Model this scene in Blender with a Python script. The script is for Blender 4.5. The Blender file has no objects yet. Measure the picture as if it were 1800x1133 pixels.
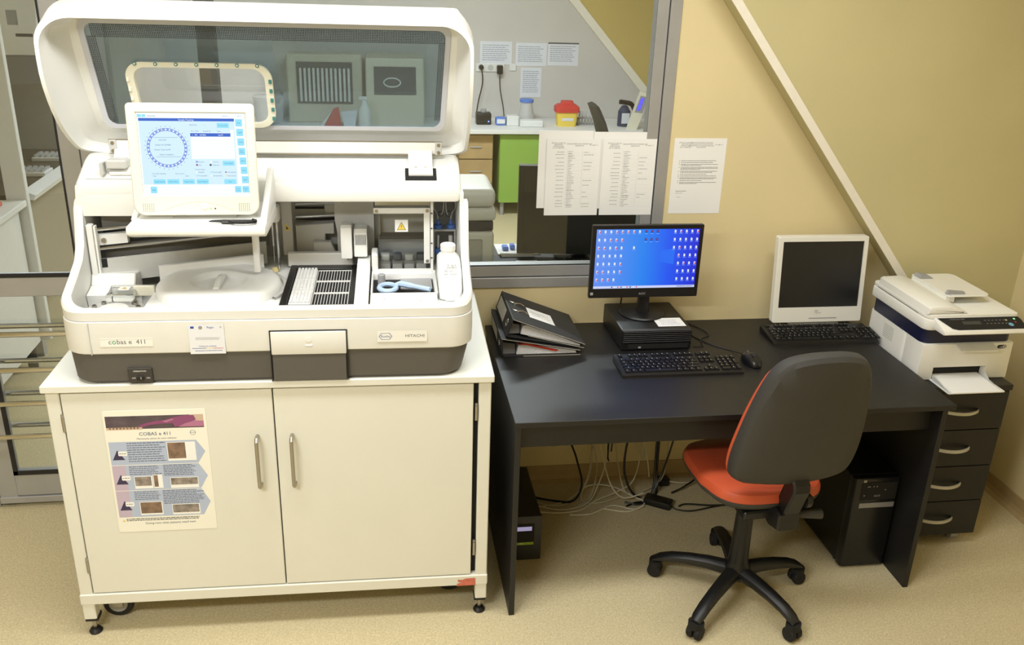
import bpy, bmesh, math, random
from mathutils import Matrix, Vector, Euler
random.seed(7)
PI = math.pi
SC = bpy.context.scene
COL = SC.collection

# ------------------------------------------------------------------ camera
cam_d = bpy.data.cameras.new('camera'); cam = bpy.data.objects.new('camera', cam_d); COL.objects.link(cam)
YAW, PIT, ROLL = math.radians(8.8912), math.radians(21.8156), math.radians(1.9248)
fw = Vector((math.sin(YAW)*math.cos(PIT), math.cos(YAW)*math.cos(PIT), -math.sin(PIT)))
rt = Vector((math.cos(YAW), -math.sin(YAW), 0)); up = rt.cross(fw)
rr = math.cos(ROLL)*rt + math.sin(ROLL)*up; uu = -math.sin(ROLL)*rt + math.cos(ROLL)*up
cam.matrix_world = Matrix(((rr.x, uu.x, -fw.x, -0.1992), (rr.y, uu.y, -fw.y, -3.3712), (rr.z, uu.z, -fw.z, 2.1132), (0, 0, 0, 1)))
cam_d.sensor_fit = 'HORIZONTAL'; cam_d.sensor_width = 36.0; cam_d.lens = 1599.2/1800*36.0
cam_d.clip_start = 0.05; cam_d.clip_end = 60
SC.camera = cam

# ------------------------------------------------------------------ world, exposure
w = bpy.data.worlds.new('world'); SC.world = w; w.use_nodes = True
w.node_tree.nodes['Background'].inputs[0].default_value = (0.9, 0.95, 1.0, 1); w.node_tree.nodes['Background'].inputs[1].default_value = 0.05
vs = SC.view_settings; vs.view_transform = 'Standard'; vs.look = 'None'; vs.gamma = 1.0; vs.use_curve_mapping = False
vs.exposure = 0.46
# lamps of the two rooms: (x, y, power, size x, size y); their fixtures are built with the ceiling
LAMPS = [(-0.75, -1.35, 19, 1.2, 0.3), (0.85, -1.25, 15, 1.2, 0.3), (-1.5, -3.2, 52, 1.2, 0.3),
         (0.3, 2.6, 62, 1.2, 0.3), (-2.3, 2.2, 40, 1.2, 0.3)]
LAMP_COL = (0.985, 1.0, 1.0)
FAR_COL = (0.90, 0.97, 1.0)                 # cooler tubes behind the glass
CEIL = 2.75

# ------------------------------------------------------------------ helpers
def lin(c):
    c = c/255.0
    return c/12.92 if c <= 0.04045 else ((c+0.055)/1.055)**2.4
def rgb(r, g, b): return (lin(r), lin(g), lin(b), 1)
MATS = {}
def mat(name, col, rough=0.5, metal=0.0, var=0.0, vscale=30, bump=0.0, bscale=200, spec=0.5, trans=0.0, emit=None, estr=1.0, coat=0.0, alpha=1.0):
    if name in MATS: return MATS[name]
    m = bpy.data.materials.new(name); m.use_nodes = True; nt = m.node_tree; b = nt.nodes['Principled BSDF']
    b.inputs['Base Color'].default_value = col; b.inputs['Roughness'].default_value = rough; b.inputs['Metallic'].default_value = metal
    b.inputs['Specular IOR Level'].default_value = spec; b.inputs['Transmission Weight'].default_value = trans
    b.inputs['Coat Weight'].default_value = coat; b.inputs['Alpha'].default_value = alpha
    if emit: b.inputs['Emission Color'].default_value = emit; b.inputs['Emission Strength'].default_value = estr
    tc = nt.nodes.new('ShaderNodeTexCoord')
    if var > 0:
        n = nt.nodes.new('ShaderNodeTexNoise'); n.inputs['Scale'].default_value = vscale; n.inputs['Detail'].default_value = 4
        nt.links.new(tc.outputs['Object'], n.inputs['Vector'])
        r = nt.nodes.new('ShaderNodeValToRGB'); r.color_ramp.elements[0].position = 0.3; r.color_ramp.elements[1].position = 0.7
        r.color_ramp.elements[0].color = tuple(max(0, x*(1-var)) for x in col[:3])+(1,)
        r.color_ramp.elements[1].color = tuple(min(1, x*(1+var)) for x in col[:3])+(1,)
        nt.links.new(n.outputs['Fac'], r.inputs['Fac']); nt.links.new(r.outputs['Color'], b.inputs['Base Color'])
    if bump > 0:
        n2 = nt.nodes.new('ShaderNodeTexNoise'); n2.inputs['Scale'].default_value = bscale; n2.inputs['Detail'].default_value = 3
        nt.links.new(tc.outputs['Object'], n2.inputs['Vector'])
        bp = nt.nodes.new('ShaderNodeBump'); bp.inputs['Strength'].default_value = bump; bp.inputs['Distance'].default_value = 0.002
        nt.links.new(n2.outputs['Fac'], bp.inputs['Height']); nt.links.new(bp.outputs['Normal'], b.inputs['Normal'])
    MATS[name] = m; return m
def clearmat(name, tint, ior=1.45, rough=0.0, boost=1.0, haze=None, hazefac=0.0):
    m = bpy.data.materials.new(name); m.use_nodes = True; nt = m.node_tree
    for n in list(nt.nodes): nt.nodes.remove(n)
    o = nt.nodes.new('ShaderNodeOutputMaterial'); t = nt.nodes.new('ShaderNodeBsdfTransparent'); g = nt.nodes.new('ShaderNodeBsdfGlossy')
    f = nt.nodes.new('ShaderNodeFresnel'); mx = nt.nodes.new('ShaderNodeMixShader')
    t.inputs[0].default_value = tint; g.inputs['Roughness'].default_value = rough; f.inputs['IOR'].default_value = ior
    g.inputs['Color'].default_value = (boost, boost, boost, 1)
    nt.links.new(f.outputs[0], mx.inputs[0]); nt.links.new(t.outputs[0], mx.inputs[1]); nt.links.new(g.outputs[0], mx.inputs[2])
    last = mx
    if haze:
        d = nt.nodes.new('ShaderNodeBsdfDiffuse'); d.inputs[0].default_value = haze
        m2 = nt.nodes.new('ShaderNodeMixShader'); m2.inputs[0].default_value = hazefac
        nt.links.new(mx.outputs[0], m2.inputs[1]); nt.links.new(d.outputs[0], m2.inputs[2]); last = m2
    nt.links.new(last.outputs[0], o.inputs[0]); MATS[name] = m; return m

BASE = {}
class Frame:
    def __init__(s, o=(0, 0, 0), r=0.0): s.o = Vector(o); s.r = r
    def pt(s, p): return s.o + Matrix.Rotation(s.r, 3, 'Z') @ Vector(p)
WORLD = Frame(); CAB = Frame((-1.1859, -0.8216, 0), -0.0204)

def thing(name, label, cat, base=(0, 0, 0), rot=0.0, group=None, frame=WORLD):
    o = bpy.data.objects.new(name, None); COL.objects.link(o); o.empty_display_size = 0.05
    o.location = frame.pt(base); o.rotation_euler = (0, 0, frame.r+rot)
    BASE[o.name] = Vector(base)
    o['label'] = label; o['category'] = cat
    if group: o['group'] = group
    return o
def tag(o, label, cat, group=None):
    o['label'] = label; o['category'] = cat
    if group: o['group'] = group
    return o

class MB:
    """collects shapes, builds ONE mesh object"""
    def __init__(s): s.v = []; s.f = []; s.sm = []
    def add(s, vs_, fs, smooth=False):
        n = len(s.v); s.v += [Vector(x) for x in vs_]; s.f += [tuple(i+n for i in q) for q in fs]; s.sm += [smooth]*len(fs); return s
    def bm(s, b, smooth=False):
        b.verts.ensure_lookup_table(); b.verts.index_update()
        return s.add([v.co.copy() for v in b.verts], [[v.index for v in f.verts] for f in b.faces], smooth)
    def box(s, x0, x1, y0, y1, z0, z1, r=0.0, seg=2):
        b = bmesh.new(); bmesh.ops.create_cube(b, size=1)
        for v in b.verts: v.co = Vector(((x0+x1)/2+v.co.x*(x1-x0), (y0+y1)/2+v.co.y*(y1-y0), (z0+z1)/2+v.co.z*(z1-z0)))
        if r > 0: bmesh.ops.bevel(b, geom=list(b.edges), offset=r, segments=seg, profile=0.5, affect='EDGES')
        s.bm(b, r > 0); b.free(); return s
    def prism(s, pts, axis, a0, a1, r=0.0, seg=2, smooth=False):
        """polygon extruded along an axis. axis 'x': pts=(y,z); 'y': pts=(x,z); 'z': pts=(x,y)"""
        def m3(p, a): return (a, p[0], p[1]) if axis == 'x' else ((p[0], a, p[1]) if axis == 'y' else (p[0], p[1], a))
        b = bmesh.new(); A = [b.verts.new(m3(p, a0)) for p in pts]; B = [b.verts.new(m3(p, a1)) for p in pts]; n = len(pts)
        b.faces.new(A); b.faces.new(B[::-1])
        for i in range(n): b.faces.new((A[i], B[i], B[(i+1) % n], A[(i+1) % n]))
        bmesh.ops.recalc_face_normals(b, faces=b.faces)
        if r > 0:
            es = [e for e in b.edges if (e.verts[0] in A and e.verts[1] in A) or (e.verts[0] in B and e.verts[1] in B)]
            bmesh.ops.bevel(b, geom=es, offset=r, segments=seg, profile=0.5, affect='EDGES')
        s.bm(b, smooth or r > 0); b.free(); return s
    def rings(s, loops, cap0=True, cap1=True, closed=True, smooth=True):
        n = len(loops[0]); k = len(s.v); fs = []
        for L in loops: s.v += [Vector(p) for p in L]
        for i in range(len(loops)-1):
            for j in range(n if closed else n-1):
                a, b_ = k+i*n+j, k+i*n+(j+1) % n
                fs.append((a, b_, b_+n, a+n))
        if cap0: fs.append(tuple(k+j for j in range(n))[::-1])
        if cap1: fs.append(tuple(k+(len(loops)-1)*n+j for j in range(n)))
        s.f += fs; s.sm += [smooth]*len(fs); return s
    def lathe(s, prof, c=(0, 0, 0), n=20, axis='z', smooth=True):
        loops = []
        for r, h in prof:
            L = []
            for i in range(n):
                a = 2*PI*i/n; x, y = r*math.cos(a), r*math.sin(a)
                L.append((c[0]+x, c[1]+y, c[2]+h) if axis == 'z' else ((c[0]+h, c[1]+x, c[2]+y) if axis == 'x' else (c[0]+x, c[1]+h, c[2]+y)))
            loops.append(L)
        return s.rings(loops, True, True, True, smooth)
    def cyl(s, c, r, h, n=16, axis='z'): return s.lathe([(r, 0), (r, h)], c, n, axis, False) if n < 9 else s.lathe([(r*0.9, 0), (r, h*0.06), (r, h*0.94), (r*0.9, h)], c, n, axis)
    def tube(s, pts, r, n=8, closed=False, cap=True):
        P = [Vector(p) for p in pts]; loops = []; m = len(P); prev = None
        for i in range(m):
            if closed: d = P[(i+1) % m]-P[i-1]
            else: d = P[min(i+1, m-1)]-P[max(i-1, 0)]
            d.normalize()
            if prev is None:
                a = Vector((0, 0, 1)) if abs(d.z) < 0.9 else Vector((1, 0, 0)); u_ = d.cross(a).normalized()
            else: u_ = (prev-d*prev.dot(d)).normalized()
            prev = u_; v_ = d.cross(u_)
            R = r[i] if isinstance(r, (list, tuple)) else r
            loops.append([P[i]+u_*R*math.cos(2*PI*k/n)+v_*R*math.sin(2*PI*k/n) for k in range(n)])
        if closed: loops.append(loops[0]); return s.rings(loops, False, False)
        return s.rings(loops, cap, cap)
    def build(s, name, m, parent=None, base=None, ang=30):
        me = bpy.data.meshes.new(name)
        b0 = Vector(base) if base is not None else Vector((0, 0, 0))
        if parent is not None and base is None:
            q = parent
            while q.parent is not None: q = q.parent
            b0 = BASE.get(q.name, Vector((0, 0, 0)))
        me.from_pydata([v-b0 for v in s.v], [], s.f); me.update()
        b = bmesh.new(); b.from_mesh(me); bmesh.ops.recalc_face_normals(b, faces=b.faces); b.to_mesh(me); b.free()
        me.polygons.foreach_set('use_smooth', s.sm)
        if any(s.sm):
            try: me.set_sharp_from_angle(angle=math.radians(ang))
            except Exception: pass
        me.materials.append(m)
        o = bpy.data.objects.new(name, me); COL.objects.link(o)
        if parent is not None: o.parent = parent
        return o
def struct(mb, name, m, parent=None):
    o = mb.build(name, m, parent)
    if parent is None: o['kind'] = 'structure'
    return o
def single(mb, name, m, label, cat, base, group=None, frame=WORLD, rot=0.0):
    o = mb.build(name, m, None, base); o.location = frame.pt(base); o.rotation_euler = (0, 0, frame.r+rot)
    BASE[o.name] = Vector(base)
    return tag(o, label, cat, group)

def rrect(x0, x1, y0, y1, r, seg=5):
    """rounded rectangle, counter-clockwise; r number or (bl, br, tr, tl)"""
    R = r if isinstance(r, (list, tuple)) else (r, r, r, r); pts = []
    for (cx, cy, rad, a0) in ((x0+R[0], y0+R[0], R[0], PI), (x1-R[1], y0+R[1], R[1], 1.5*PI), (x1-R[2], y1-R[2], R[2], 0), (x0+R[3], y1-R[3], R[3], 0.5*PI)):
        for i in range(seg+1):
            a = a0+0.5*PI*i/seg; pts.append((cx+rad*math.cos(a), cy+rad*math.sin(a)))
    return pts
def ring_slab(mb, outer, inner, fz):
    """frame between two loops of equal count; fz(p, side) -> xyz, side 0 front 1 back"""
    n = len(outer)
    loops = [[fz(p, 0) for p in inner], [fz(p, 0) for p in outer], [fz(p, 1) for p in outer], [fz(p, 1) for p in inner], [fz(p, 0) for p in inner]]
    return mb.rings(loops, False, False, True, False)
def spline(pts, n=8):
    P = [Vector(p) for p in pts]; out = []
    for i in range(len(P)-1):
        p0, p1, p2, p3 = P[max(i-1, 0)], P[i], P[i+1], P[min(i+2, len(P)-1)]
        for k in range(n):
            t = k/n
            out.append(0.5*((2*p1)+(p2-p0)*t+(2*p0-5*p1+4*p2-p3)*t*t+(3*p1-p0-3*p2+p3)*t**3))
    out.append(P[-1]); return out

class Sheet:
    """flat print on a plane: u right, v down, in metres from the top left corner"""
    def __init__(s, o, xd, yd, parent, lift=0.0004):
        s.o = Vector(o); s.x = Vector(xd).normalized(); s.y = Vector(yd).normalized(); s.n = s.x.cross(s.y).normalized()*-1
        s.parent = parent; s.lift = lift; s.q = {}; s.c = 0
        s.n = -(s.x.cross(s.y)).normalized()
    SPLIT = {'inset_photo', 'triangle_mark', 'triangle_tag', 'display_button', 'arrow_band', 'photo_glove', 'note'}
    def get(s, key, m):
        s.c += 1
        return s.q.setdefault((key, m.name, s.c if key in s.SPLIT else 0), (MB(), m))[0]
    def at(s, u, v, l=1): return s.o+s.x*u+s.y*v+s.n*s.lift*l
    def rect(s, u0, v0, u1, v1, m, key, l=1):
        mb = s.get(key, m)
        mb.add([s.at(u0, v0, l), s.at(u0, v1, l), s.at(u1, v1, l), s.at(u1, v0, l)], [(0, 1, 2, 3)]); return s
    def poly(s, pts, m, key, l=1):
        mb = s.get(key, m)
        mb.add([s.at(u, v, l) for u, v in pts], [tuple(range(len(pts)))]); return s
    def disc(s, u, v, r, m, key, l=1, n=14): return s.poly([(u+r*math.cos(2*PI*i/n), v+r*math.sin(2*PI*i/n)) for i in range(n)], m, key, l)
    def circ(s, u, v, r0, r1, m, key, l=1, n=40, a0=0, a1=2*PI):
        for i in range(n):
            a, b = a0+(a1-a0)*i/n, a0+(a1-a0)*(i+1)/n
            s.poly([(u+r0*math.cos(a), v+r0*math.sin(a)), (u+r1*math.cos(a), v+r1*math.sin(a)), (u+r1*math.cos(b), v+r1*math.sin(b)), (u+r0*math.cos(b), v+r0*math.sin(b))], m, key, l)
        return s
    def line(s, u0, v, u1, h, m, key, l=1, rnd=random):
        """a line of tiny illegible words"""
        u = u0
        while u < u1:
            wd = min(h*rnd.uniform(1.5, 5.5), u1-u); s.rect(u, v, u+wd, v+h, m, key, l); u += wd+h*0.7
        return s
    def para(s, u0, v0, u1, n, pitch, h, m, key, l=1, ragged=0.2):
        for i in range(n): s.line(u0, v0+i*pitch, u1-(u1-u0)*random.random()*ragged, h, m, key, l)
        return s
    def text(s, txt, u, v, size, m, key='lettering', align='LEFT', l=2, shear=0, sx=1.0):
        me = text_mesh(txt, size, align, shear)
        mb = s.get(key, m)
        mb.add([s.at(u+p.x*sx, v-p.y, l) for p in (vv.co for vv in me.vertices)], [tuple(p.vertices) for p in me.polygons])
        bpy.data.meshes.remove(me); return s
    def flush(s):
        for (key, mn, _), (mb, m) in s.q.items():
            o = mb.build(key, m, s.parent)
            if key not in s.SPLIT and len(mb.f) > 1: o['kind'] = 'stuff'
        s.q = {}
def text_mesh(txt, size, align='LEFT', shear=0):
    cu = bpy.data.curves.new('t', 'FONT'); cu.body = txt; cu.size = size; cu.align_x = align; cu.resolution_u = 2; cu.shear = shear
    ob = bpy.data.objects.new('t', cu); me = bpy.data.meshes.new_from_object(ob)
    bpy.data.objects.remove(ob); bpy.data.curves.remove(cu); return me
def pillow(mb, outline, c, rings, f):
    """rings: list of (scale, w); f(u, v, w) -> xyz; closes with centre points"""
    loops = [[f(c[0]+(u-c[0])*sc, c[1]+(v-c[1])*sc, ww) for u, v in outline] for sc, ww in rings]
    return mb.rings(loops, True, True)

# ------------------------------------------------------------------ materials
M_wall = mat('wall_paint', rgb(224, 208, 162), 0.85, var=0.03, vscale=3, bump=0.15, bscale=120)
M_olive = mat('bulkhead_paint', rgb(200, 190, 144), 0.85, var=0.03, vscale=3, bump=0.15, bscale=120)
M_farwall = mat('far_wall_paint', rgb(204, 200, 196), 0.85, var=0.03, vscale=3)
M_ceil = mat('ceiling_paint', rgb(235, 232, 222), 0.9, var=0.02)
M_strip = mat('strip_white', rgb(238, 232, 218), 0.5, var=0.02)
M_alu = mat('aluminium_frame', rgb(172, 172, 172), 0.38, metal=0.35, var=0.05, vscale=8)
M_alud = mat('aluminium_seam', rgb(28, 28, 30), 0.6)
M_skirt = mat('skirting_vinyl', rgb(178, 155, 112), 0.6, var=0.05)
M_glass = clearmat('window_glass', (0.93, 0.95, 0.95, 1), 1.5)
M_white = mat('instrument_white', rgb(230, 230, 226), 0.42, var=0.01, vscale=5)
M_inner = mat('instrument_inner_grey', rgb(192, 192, 188), 0.5, var=0.02)
M_skin = mat('instrument_charcoal', rgb(88, 84, 78), 0.6, bump=0.25, bscale=900)
M_cream = mat('screen_cream', rgb(228, 225, 206), 0.45, var=0.01)
M_cab = mat('cabinet_cream', rgb(224, 223, 212), 0.42, var=0.015, vscale=4)
M_steel = mat('brushed_steel', rgb(170, 165, 155), 0.3, metal=0.9)
M_chrome = mat('chrome', rgb(215, 215, 215), 0.15, metal=1.0)
M_black = mat('black_plastic', rgb(20, 20, 21), 0.42, bump=0.1, bscale=700)
M_blackm = mat('black_matte', rgb(18, 18, 19), 0.75)
M_desk = mat('black_wood_desk', rgb(25, 24, 24), 0.46, var=0.12, vscale=18, bump=0.12, bscale=300)
M_paper = mat('paper_white', rgb(240, 240, 238), 0.75)
M_ink = mat('ink_dark', rgb(84, 84, 88), 0.8)
M_inkl = mat('ink_grey', rgb(172, 172, 176), 0.8)
M_blue = mat('plastic_blue', rgb(88, 128, 210), 0.4)
M_lblue = mat('plastic_pale_blue', rgb(178, 202, 232), 0.4)
M_teal = mat('clip_teal', rgb(60, 120, 112), 0.4)
M_yel = mat('warning_yellow', rgb(236, 208, 92), 0.5)
M_orange = mat('orange_vinyl', rgb(194, 84, 52), 0.4, bump=0.08, bscale=300)
M_chair = mat('chair_grey_plastic', rgb(58, 57, 55), 0.6, bump=0.35, bscale=500)
M_navy = mat('navy_plastic', rgb(22, 26, 58), 0.35)
M_pgrey = mat('plastic_grey', rgb(160, 160, 162), 0.5)
M_red = mat('plastic_red', rgb(205, 62, 58), 0.5)
M_green = mat('cabinet_green', rgb(140, 178, 78), 0.5)
M_clear = clearmat('clear_acrylic', (0.90, 0.91, 0.90, 1), 1.45)
M_frost = mat('frosted_plastic', rgb(225, 226, 226), 0.35, trans=0.35)
M_hdpe = mat('milky_plastic', rgb(234, 234, 232), 0.35, var=0.01)

def floor_material():
    m = bpy.data.materials.new('linoleum'); m.use_nodes = True; nt = m.node_tree; b = nt.nodes['Principled BSDF']
    tc = nt.nodes.new('ShaderNodeTexCoord')
    v = nt.nodes.new('ShaderNodeTexVoronoi'); v.inputs['Scale'].default_value = 240
    n = nt.nodes.new('ShaderNodeTexNoise'); n.inputs['Scale'].default_value = 160; n.inputs['Detail'].default_value = 5
    n2 = nt.nodes.new('ShaderNodeTexNoise'); n2.inputs['Scale'].default_value = 1.2
    r = nt.nodes.new('ShaderNodeValToRGB'); E = r.color_ramp.elements
    E[0].position = 0.3; E[0].color = rgb(204, 189, 148); E[1].position = 0.68; E[1].color = rgb(228, 214, 176)
    mx = nt.nodes.new('ShaderNodeMixRGB'); mx.blend_type = 'MULTIPLY'; mx.inputs[0].default_value = 0.20
    mx2 = nt.nodes.new('ShaderNodeMixRGB'); mx2.blend_type = 'MULTIPLY'; mx2.inputs[0].default_value = 0.10
    for q in (v, n, n2): nt.links.new(tc.outputs['Object'], q.inputs['Vector'])
    nt.links.new(n.outputs['Fac'], r.inputs['Fac']); nt.links.new(r.outputs['Color'], mx.inputs[1]); bw = nt.nodes.new('ShaderNodeRGBToBW'); nt.links.new(v.outputs['Color'], bw.inputs[0]); nt.links.new(bw.outputs[0], mx.inputs[2])
    nt.links.new(mx.outputs[0], mx2.inputs[1]); nt.links.new(n2.outputs['Fac'], mx2.inputs[2])
    nt.links.new(mx2.outputs[0], b.inputs['Base Color']); b.inputs['Roughness'].default_value = 0.5; b.inputs['Specular IOR Level'].default_value = 0.35
    return m
M_floor = floor_material()
def mesh_pane_material():
    """tinted lid window with a fine dot mesh"""
    m = clearmat('lid_window_tint', (0.58, 0.65, 0.68, 1), 1.5, haze=(0.25, 0.31, 0.34, 1), hazefac=0.10)
    return m
M_tint = mesh_pane_material()
def screen_mat(name, col, s=1.0):
    return mat(name, (0.01, 0.01, 0.01, 1), 0.3, emit=col, estr=s*0.78)

# ------------------------------------------------------------------ the setting
struct(MB().box(-4.2, 2.52, -5.2, 5.3, -0.06, 0.0), 'floor', M_floor)
struct(MB().box(-4.2, 2.52, -5.2, 5.3, CEIL, CEIL+0.06), 'ceiling', M_ceil)
XR = 2.45
WT = 0.10                                   # wall thickness, its near face is y = 0
wb = MB()
wb.box(-1.16, 0.916, 0, WT, 0, 0.898)         # under the window
wb.box(0.916, XR, 0, WT, 0, CEIL)            # right of the window
wb.box(-4.2, 0.916, 0, WT, 2.25, CEIL)        # over window and door
wb.box(-4.2, -2.32, 0, WT, 0, 2.25)           # left of the door
struct(wb, 'wall_back', M_wall)
struct(MB().box(XR, XR+0.07, -5.2, 0.0, 0, CEIL), 'wall_right', M_wall)
struct(MB().box(-4.27, -4.2, -5.2, 5.3, 0, CEIL), 'wall_left', M_wall)
struct(MB().box(-4.2, XR, -5.27, -5.2, 0, CEIL), 'wall_front', M_wall)
struct(MB().box(-4.2, XR, 4.95, 5.02, 0, CEIL), 'wall_far', M_farwall)
struct(MB().box(2.45, 2.52, WT, 4.95, 0, CEIL), 'wall_far_right', M_farwall)
# diagonal bulkhead with white edge strip
def dx(z): return 1.069+(2.0-z)*0.807
BK = 0.10
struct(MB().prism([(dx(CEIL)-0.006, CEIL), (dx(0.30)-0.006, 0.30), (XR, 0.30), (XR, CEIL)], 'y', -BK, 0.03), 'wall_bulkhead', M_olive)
struct(MB().prism([(dx(CEIL)-0.010, CEIL), (dx(0.32)-0.010, 0.32), (dx(0.32)+0.030, 0.32), (dx(CEIL)+0.030, CEIL)], 'y', -BK-0.006, -BK), 'trim_1', M_strip)
# skirting (coved vinyl)
def skirt(a, b):
    return [(0.0, 0.0)]
struct(MB().prism([(0, 0), (-0.03, 0), (-0.012, 0.012), (-0.006, 0.03), (-0.005, 0.075), (0, 0.075)], 'x', -1.16, XR-0.001), 'baseboard_back', M_skirt)
struct(MB().prism([(XR, 0.0), (XR-0.03, 0.0), (XR-0.012, 0.012), (XR-0.006, 0.03), (XR-0.005, 0.075), (XR, 0.075)], 'y', -5.2, -0.03), 'baseboard_right', M_skirt)
# window
win = bpy.data.objects.new('window_1', None); COL.objects.link(win); win['kind'] = 'structure'; BASE[win.name] = Vector((0, 0, 0))
def bar(x0, x1, z0, z1, y0=0.0, y1=0.06, r=0.002): return MB().box(x0, x1, y0, y1, z0, z1, r, 1)
bar(0.872, 0.916, 0.898, 2.25, -0.006).build('outer_jamb', M_alu, win)
bar(0.825, 0.869, 0.943, 2.2).build('sash_stile', M_alu, win)
bar(-1.16, 0.869, 0.898, 0.940, -0.006).build('outer_sill', M_alu, win)
bar(-1.10, 0.825, 0.943, 0.988).build('sash_rail', M_alu, win)
bar(-1.16, -1.10, 0.943, 2.25).build('sash_stile', M_alu, win)
bar(-1.10, 0.872, 2.2, 2.25).build('outer_head', M_alu, win)
MB().box(0.869, 0.8725, 0.003, 0.05, 0.94, 2.2).box(-1.16, 0.869, 0.003, 0.05, 0.940, 0.943).box(-1.10, 0.825, 0.0, 0.003, 0.988, 0.992).build('gasket', M_alud, win)
MB().box(-1.10, 0.825, 0.004, 0.010, 0.988, 2.2).build('pane', M_glass, win)
# glazed door on the left
dr = bpy.data.objects.new('door_1', None); COL.objects.link(dr); dr['kind'] = 'structure'; BASE[dr.name] = Vector((0, 0, 0))
bar(-1.226, -1.162, 0, 2.25, -0.006).build('jamb', M_alu, dr)
bar(-1.295, -1.23, 0.02, 2.2).build('stile', M_alu, dr)
bar(-1.72, -1.652, 0.02, 2.2).build('stile', M_alu, dr)
bar(-1.652, -1.295, 0.898, 0.973).build('mid_rail', M_alu, dr)
bar(-1.652, -1.295, 0.05, 0.146).build('bottom_rail', M_alu, dr)
bar(-1.72, -1.23, 0.02, 0.048, -0.008).build('threshold_rail', M_alu, dr)
bar(-1.652, -1.295, 2.12, 2.2).build('top_rail', M_alu, dr)
MB().box(-1.652, -1.635, -0.004, 0.0015, 0.146, 0.898).box(-1.652, -1.295, -0.004, 0.0015, 0.146, 0.164).box(-1.31, -1.295, -0.004, 0.0015, 0.146, 0.898).box(-1.652, -1.295, -0.004, 0.0015, 0.973, 0.988).box(-1.300, -1.295, -0.004, 0.0015, 0.985, 2.12).build('gasket', M_alud, dr)
MB().box(-1.652, -1.295, 0.002, 0.008, 0.146, 0.898).build('lower_pane', M_glass, dr)
MB().box(-1.652, -1.295, 0.002, 0.008, 0.973, 2.12).build('upper_pane', M_glass, dr)
bar(-2.32, -1.725, 0.0, 2.25).build('side_jamb', M_alu, dr)
for z in (0.772, 0.628, 0.489, 0.349):
    MB().tube([(-1.70, -0.02, z), (-1.695, -0.055, z), (-1.66, -0.06, z), (-1.28, -0.06, z), (-1.262, -0.055, z), (-1.258, -0.02, z)], 0.010, 10).build('push_bar', M_chrome, dr)
    MB().tube([(-1.70, 0.06, z-0.02), (-1.66, 0.075, z-0.02), (-1.28, 0.075, z-0.02), (-1.26, 0.06, z-0.02)], 0.010, 10).build('push_bar', M_chrome, dr)

# ceiling lamps
M_diff = mat('lamp_diffuser', (0.8, 0.8, 0.8, 1), 0.5, emit=(1.0, 0.95, 0.86, 1), estr=2.0)
for i, (lx, ly, pw, sx, sy) in enumerate(LAMPS):
    near = ly < 0
    t = thing('ceiling_light', ('long ceiling light fixture above the white analyzer', 'long ceiling light fixture above the black desk', 'long ceiling light fixture above the open floor before the cabinet', 'long ceiling light fixture above the middle of the glazed-off room', 'long ceiling light fixture above the biosafety cabinet')[i], 'light', (lx, ly, CEIL-0.07), group='ceiling lights')
    MB().box(lx-sx/2-0.03, lx+sx/2+0.03, ly-sy/2-0.03, ly+sy/2+0.03, CEIL-0.05, CEIL, 0.006, 1).build('housing', M_strip, t)
    MB().box(lx-sx/2, lx+sx/2, ly-sy/2, ly+sy/2, CEIL-0.062, CEIL-0.05).build('diffuser', M_diff, t)
    ld = bpy.data.lights.new('lamp', 'AREA'); ld.shape = 'RECTANGLE'; ld.size = sx; ld.size_y = sy; ld.energy = pw; ld.color = LAMP_COL if near else FAR_COL
    lo = bpy.data.objects.new('lamp', ld); COL.objects.link(lo); lo.parent = t; lo.location = (0, 0, -0.005)

# ------------------------------------------------------------------ cabinet
CW, CH = 1.3336, 0.915
cab = thing('instrument_cabinet', 'cream two-door metal cabinet on levelling feet carrying the white analyzer', 'cabinet', (CW/2, 0.38, 0), frame=CAB)
MB().box(0, CW, 0, 0.76, CH-0.024, CH, 0.003, 1).build('worktop', M_cab, cab)
for x0 in (0.008, CW-0.047):
    for y0 in (0.012, 0.70): MB().box(x0, x0+0.039, y0, y0+0.04, 0.065, CH-0.024, 0.003, 1).build('post', M_cab, cab)
MB().box(0.006, CW-0.006, 0.008, 0.05, 0.126, 0.166, 0.003, 1).build('bottom_rail', M_cab, cab)
MB().box(0.05, CW-0.05, 0.05, 0.74, 0.13, 0.16).build('floor_plate', M_cab, cab)
MB().box(0.047, CW-0.047, 0.72, 0.738, 0.166, CH-0.024).build('back_panel', M_cab, cab)
MB().box(0.012, 0.03, 0.052, 0.70, 0.166, CH-0.024).build('side_panel', M_cab, cab)
MB().box(CW-0.03, CW-0.012, 0.052, 0.70, 0.166, CH-0.024).build('side_panel', M_cab, cab)
for (x0, x1, hx) in ((0.0505, 0.6570, 0.605), (0.6610, 1.2700, 0.7095)):
    d = MB().box(x0, x1, 0.012, 0.031, 0.169, 0.884, 0.002, 1).build('door', M_cab, cab)
    hp = [(hx, 0.013, 0.725), (hx, -0.012, 0.725), (hx, -0.019, 0.718), (hx, -0.021, 0.70), (hx, -0.021, 0.58), (hx, -0.019, 0.562), (hx, -0.012, 0.555), (hx, 0.013, 0.555)]
    MB().tube(hp, 0.0062, 10).build('handle', M_steel, d)
MB().box(1.2705, CW-0.0475, 0.034, 0.045, 0.167, CH-0.026).build('gap_panel', M_blackm, cab)
for hx, zs in ((0.0465, (0.787, 0.277)), (1.2795, (0.785, 0.275))):
    for z in zs: MB().tube([(hx, 0.012, z-0.022), (hx, 0.012, z+0.022)], 0.0045, 8).box(hx-0.004, hx+0.004, 0.012, 0.02, z-0.03, z+0.03).build('hinge', M_steel, cab)
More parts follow.
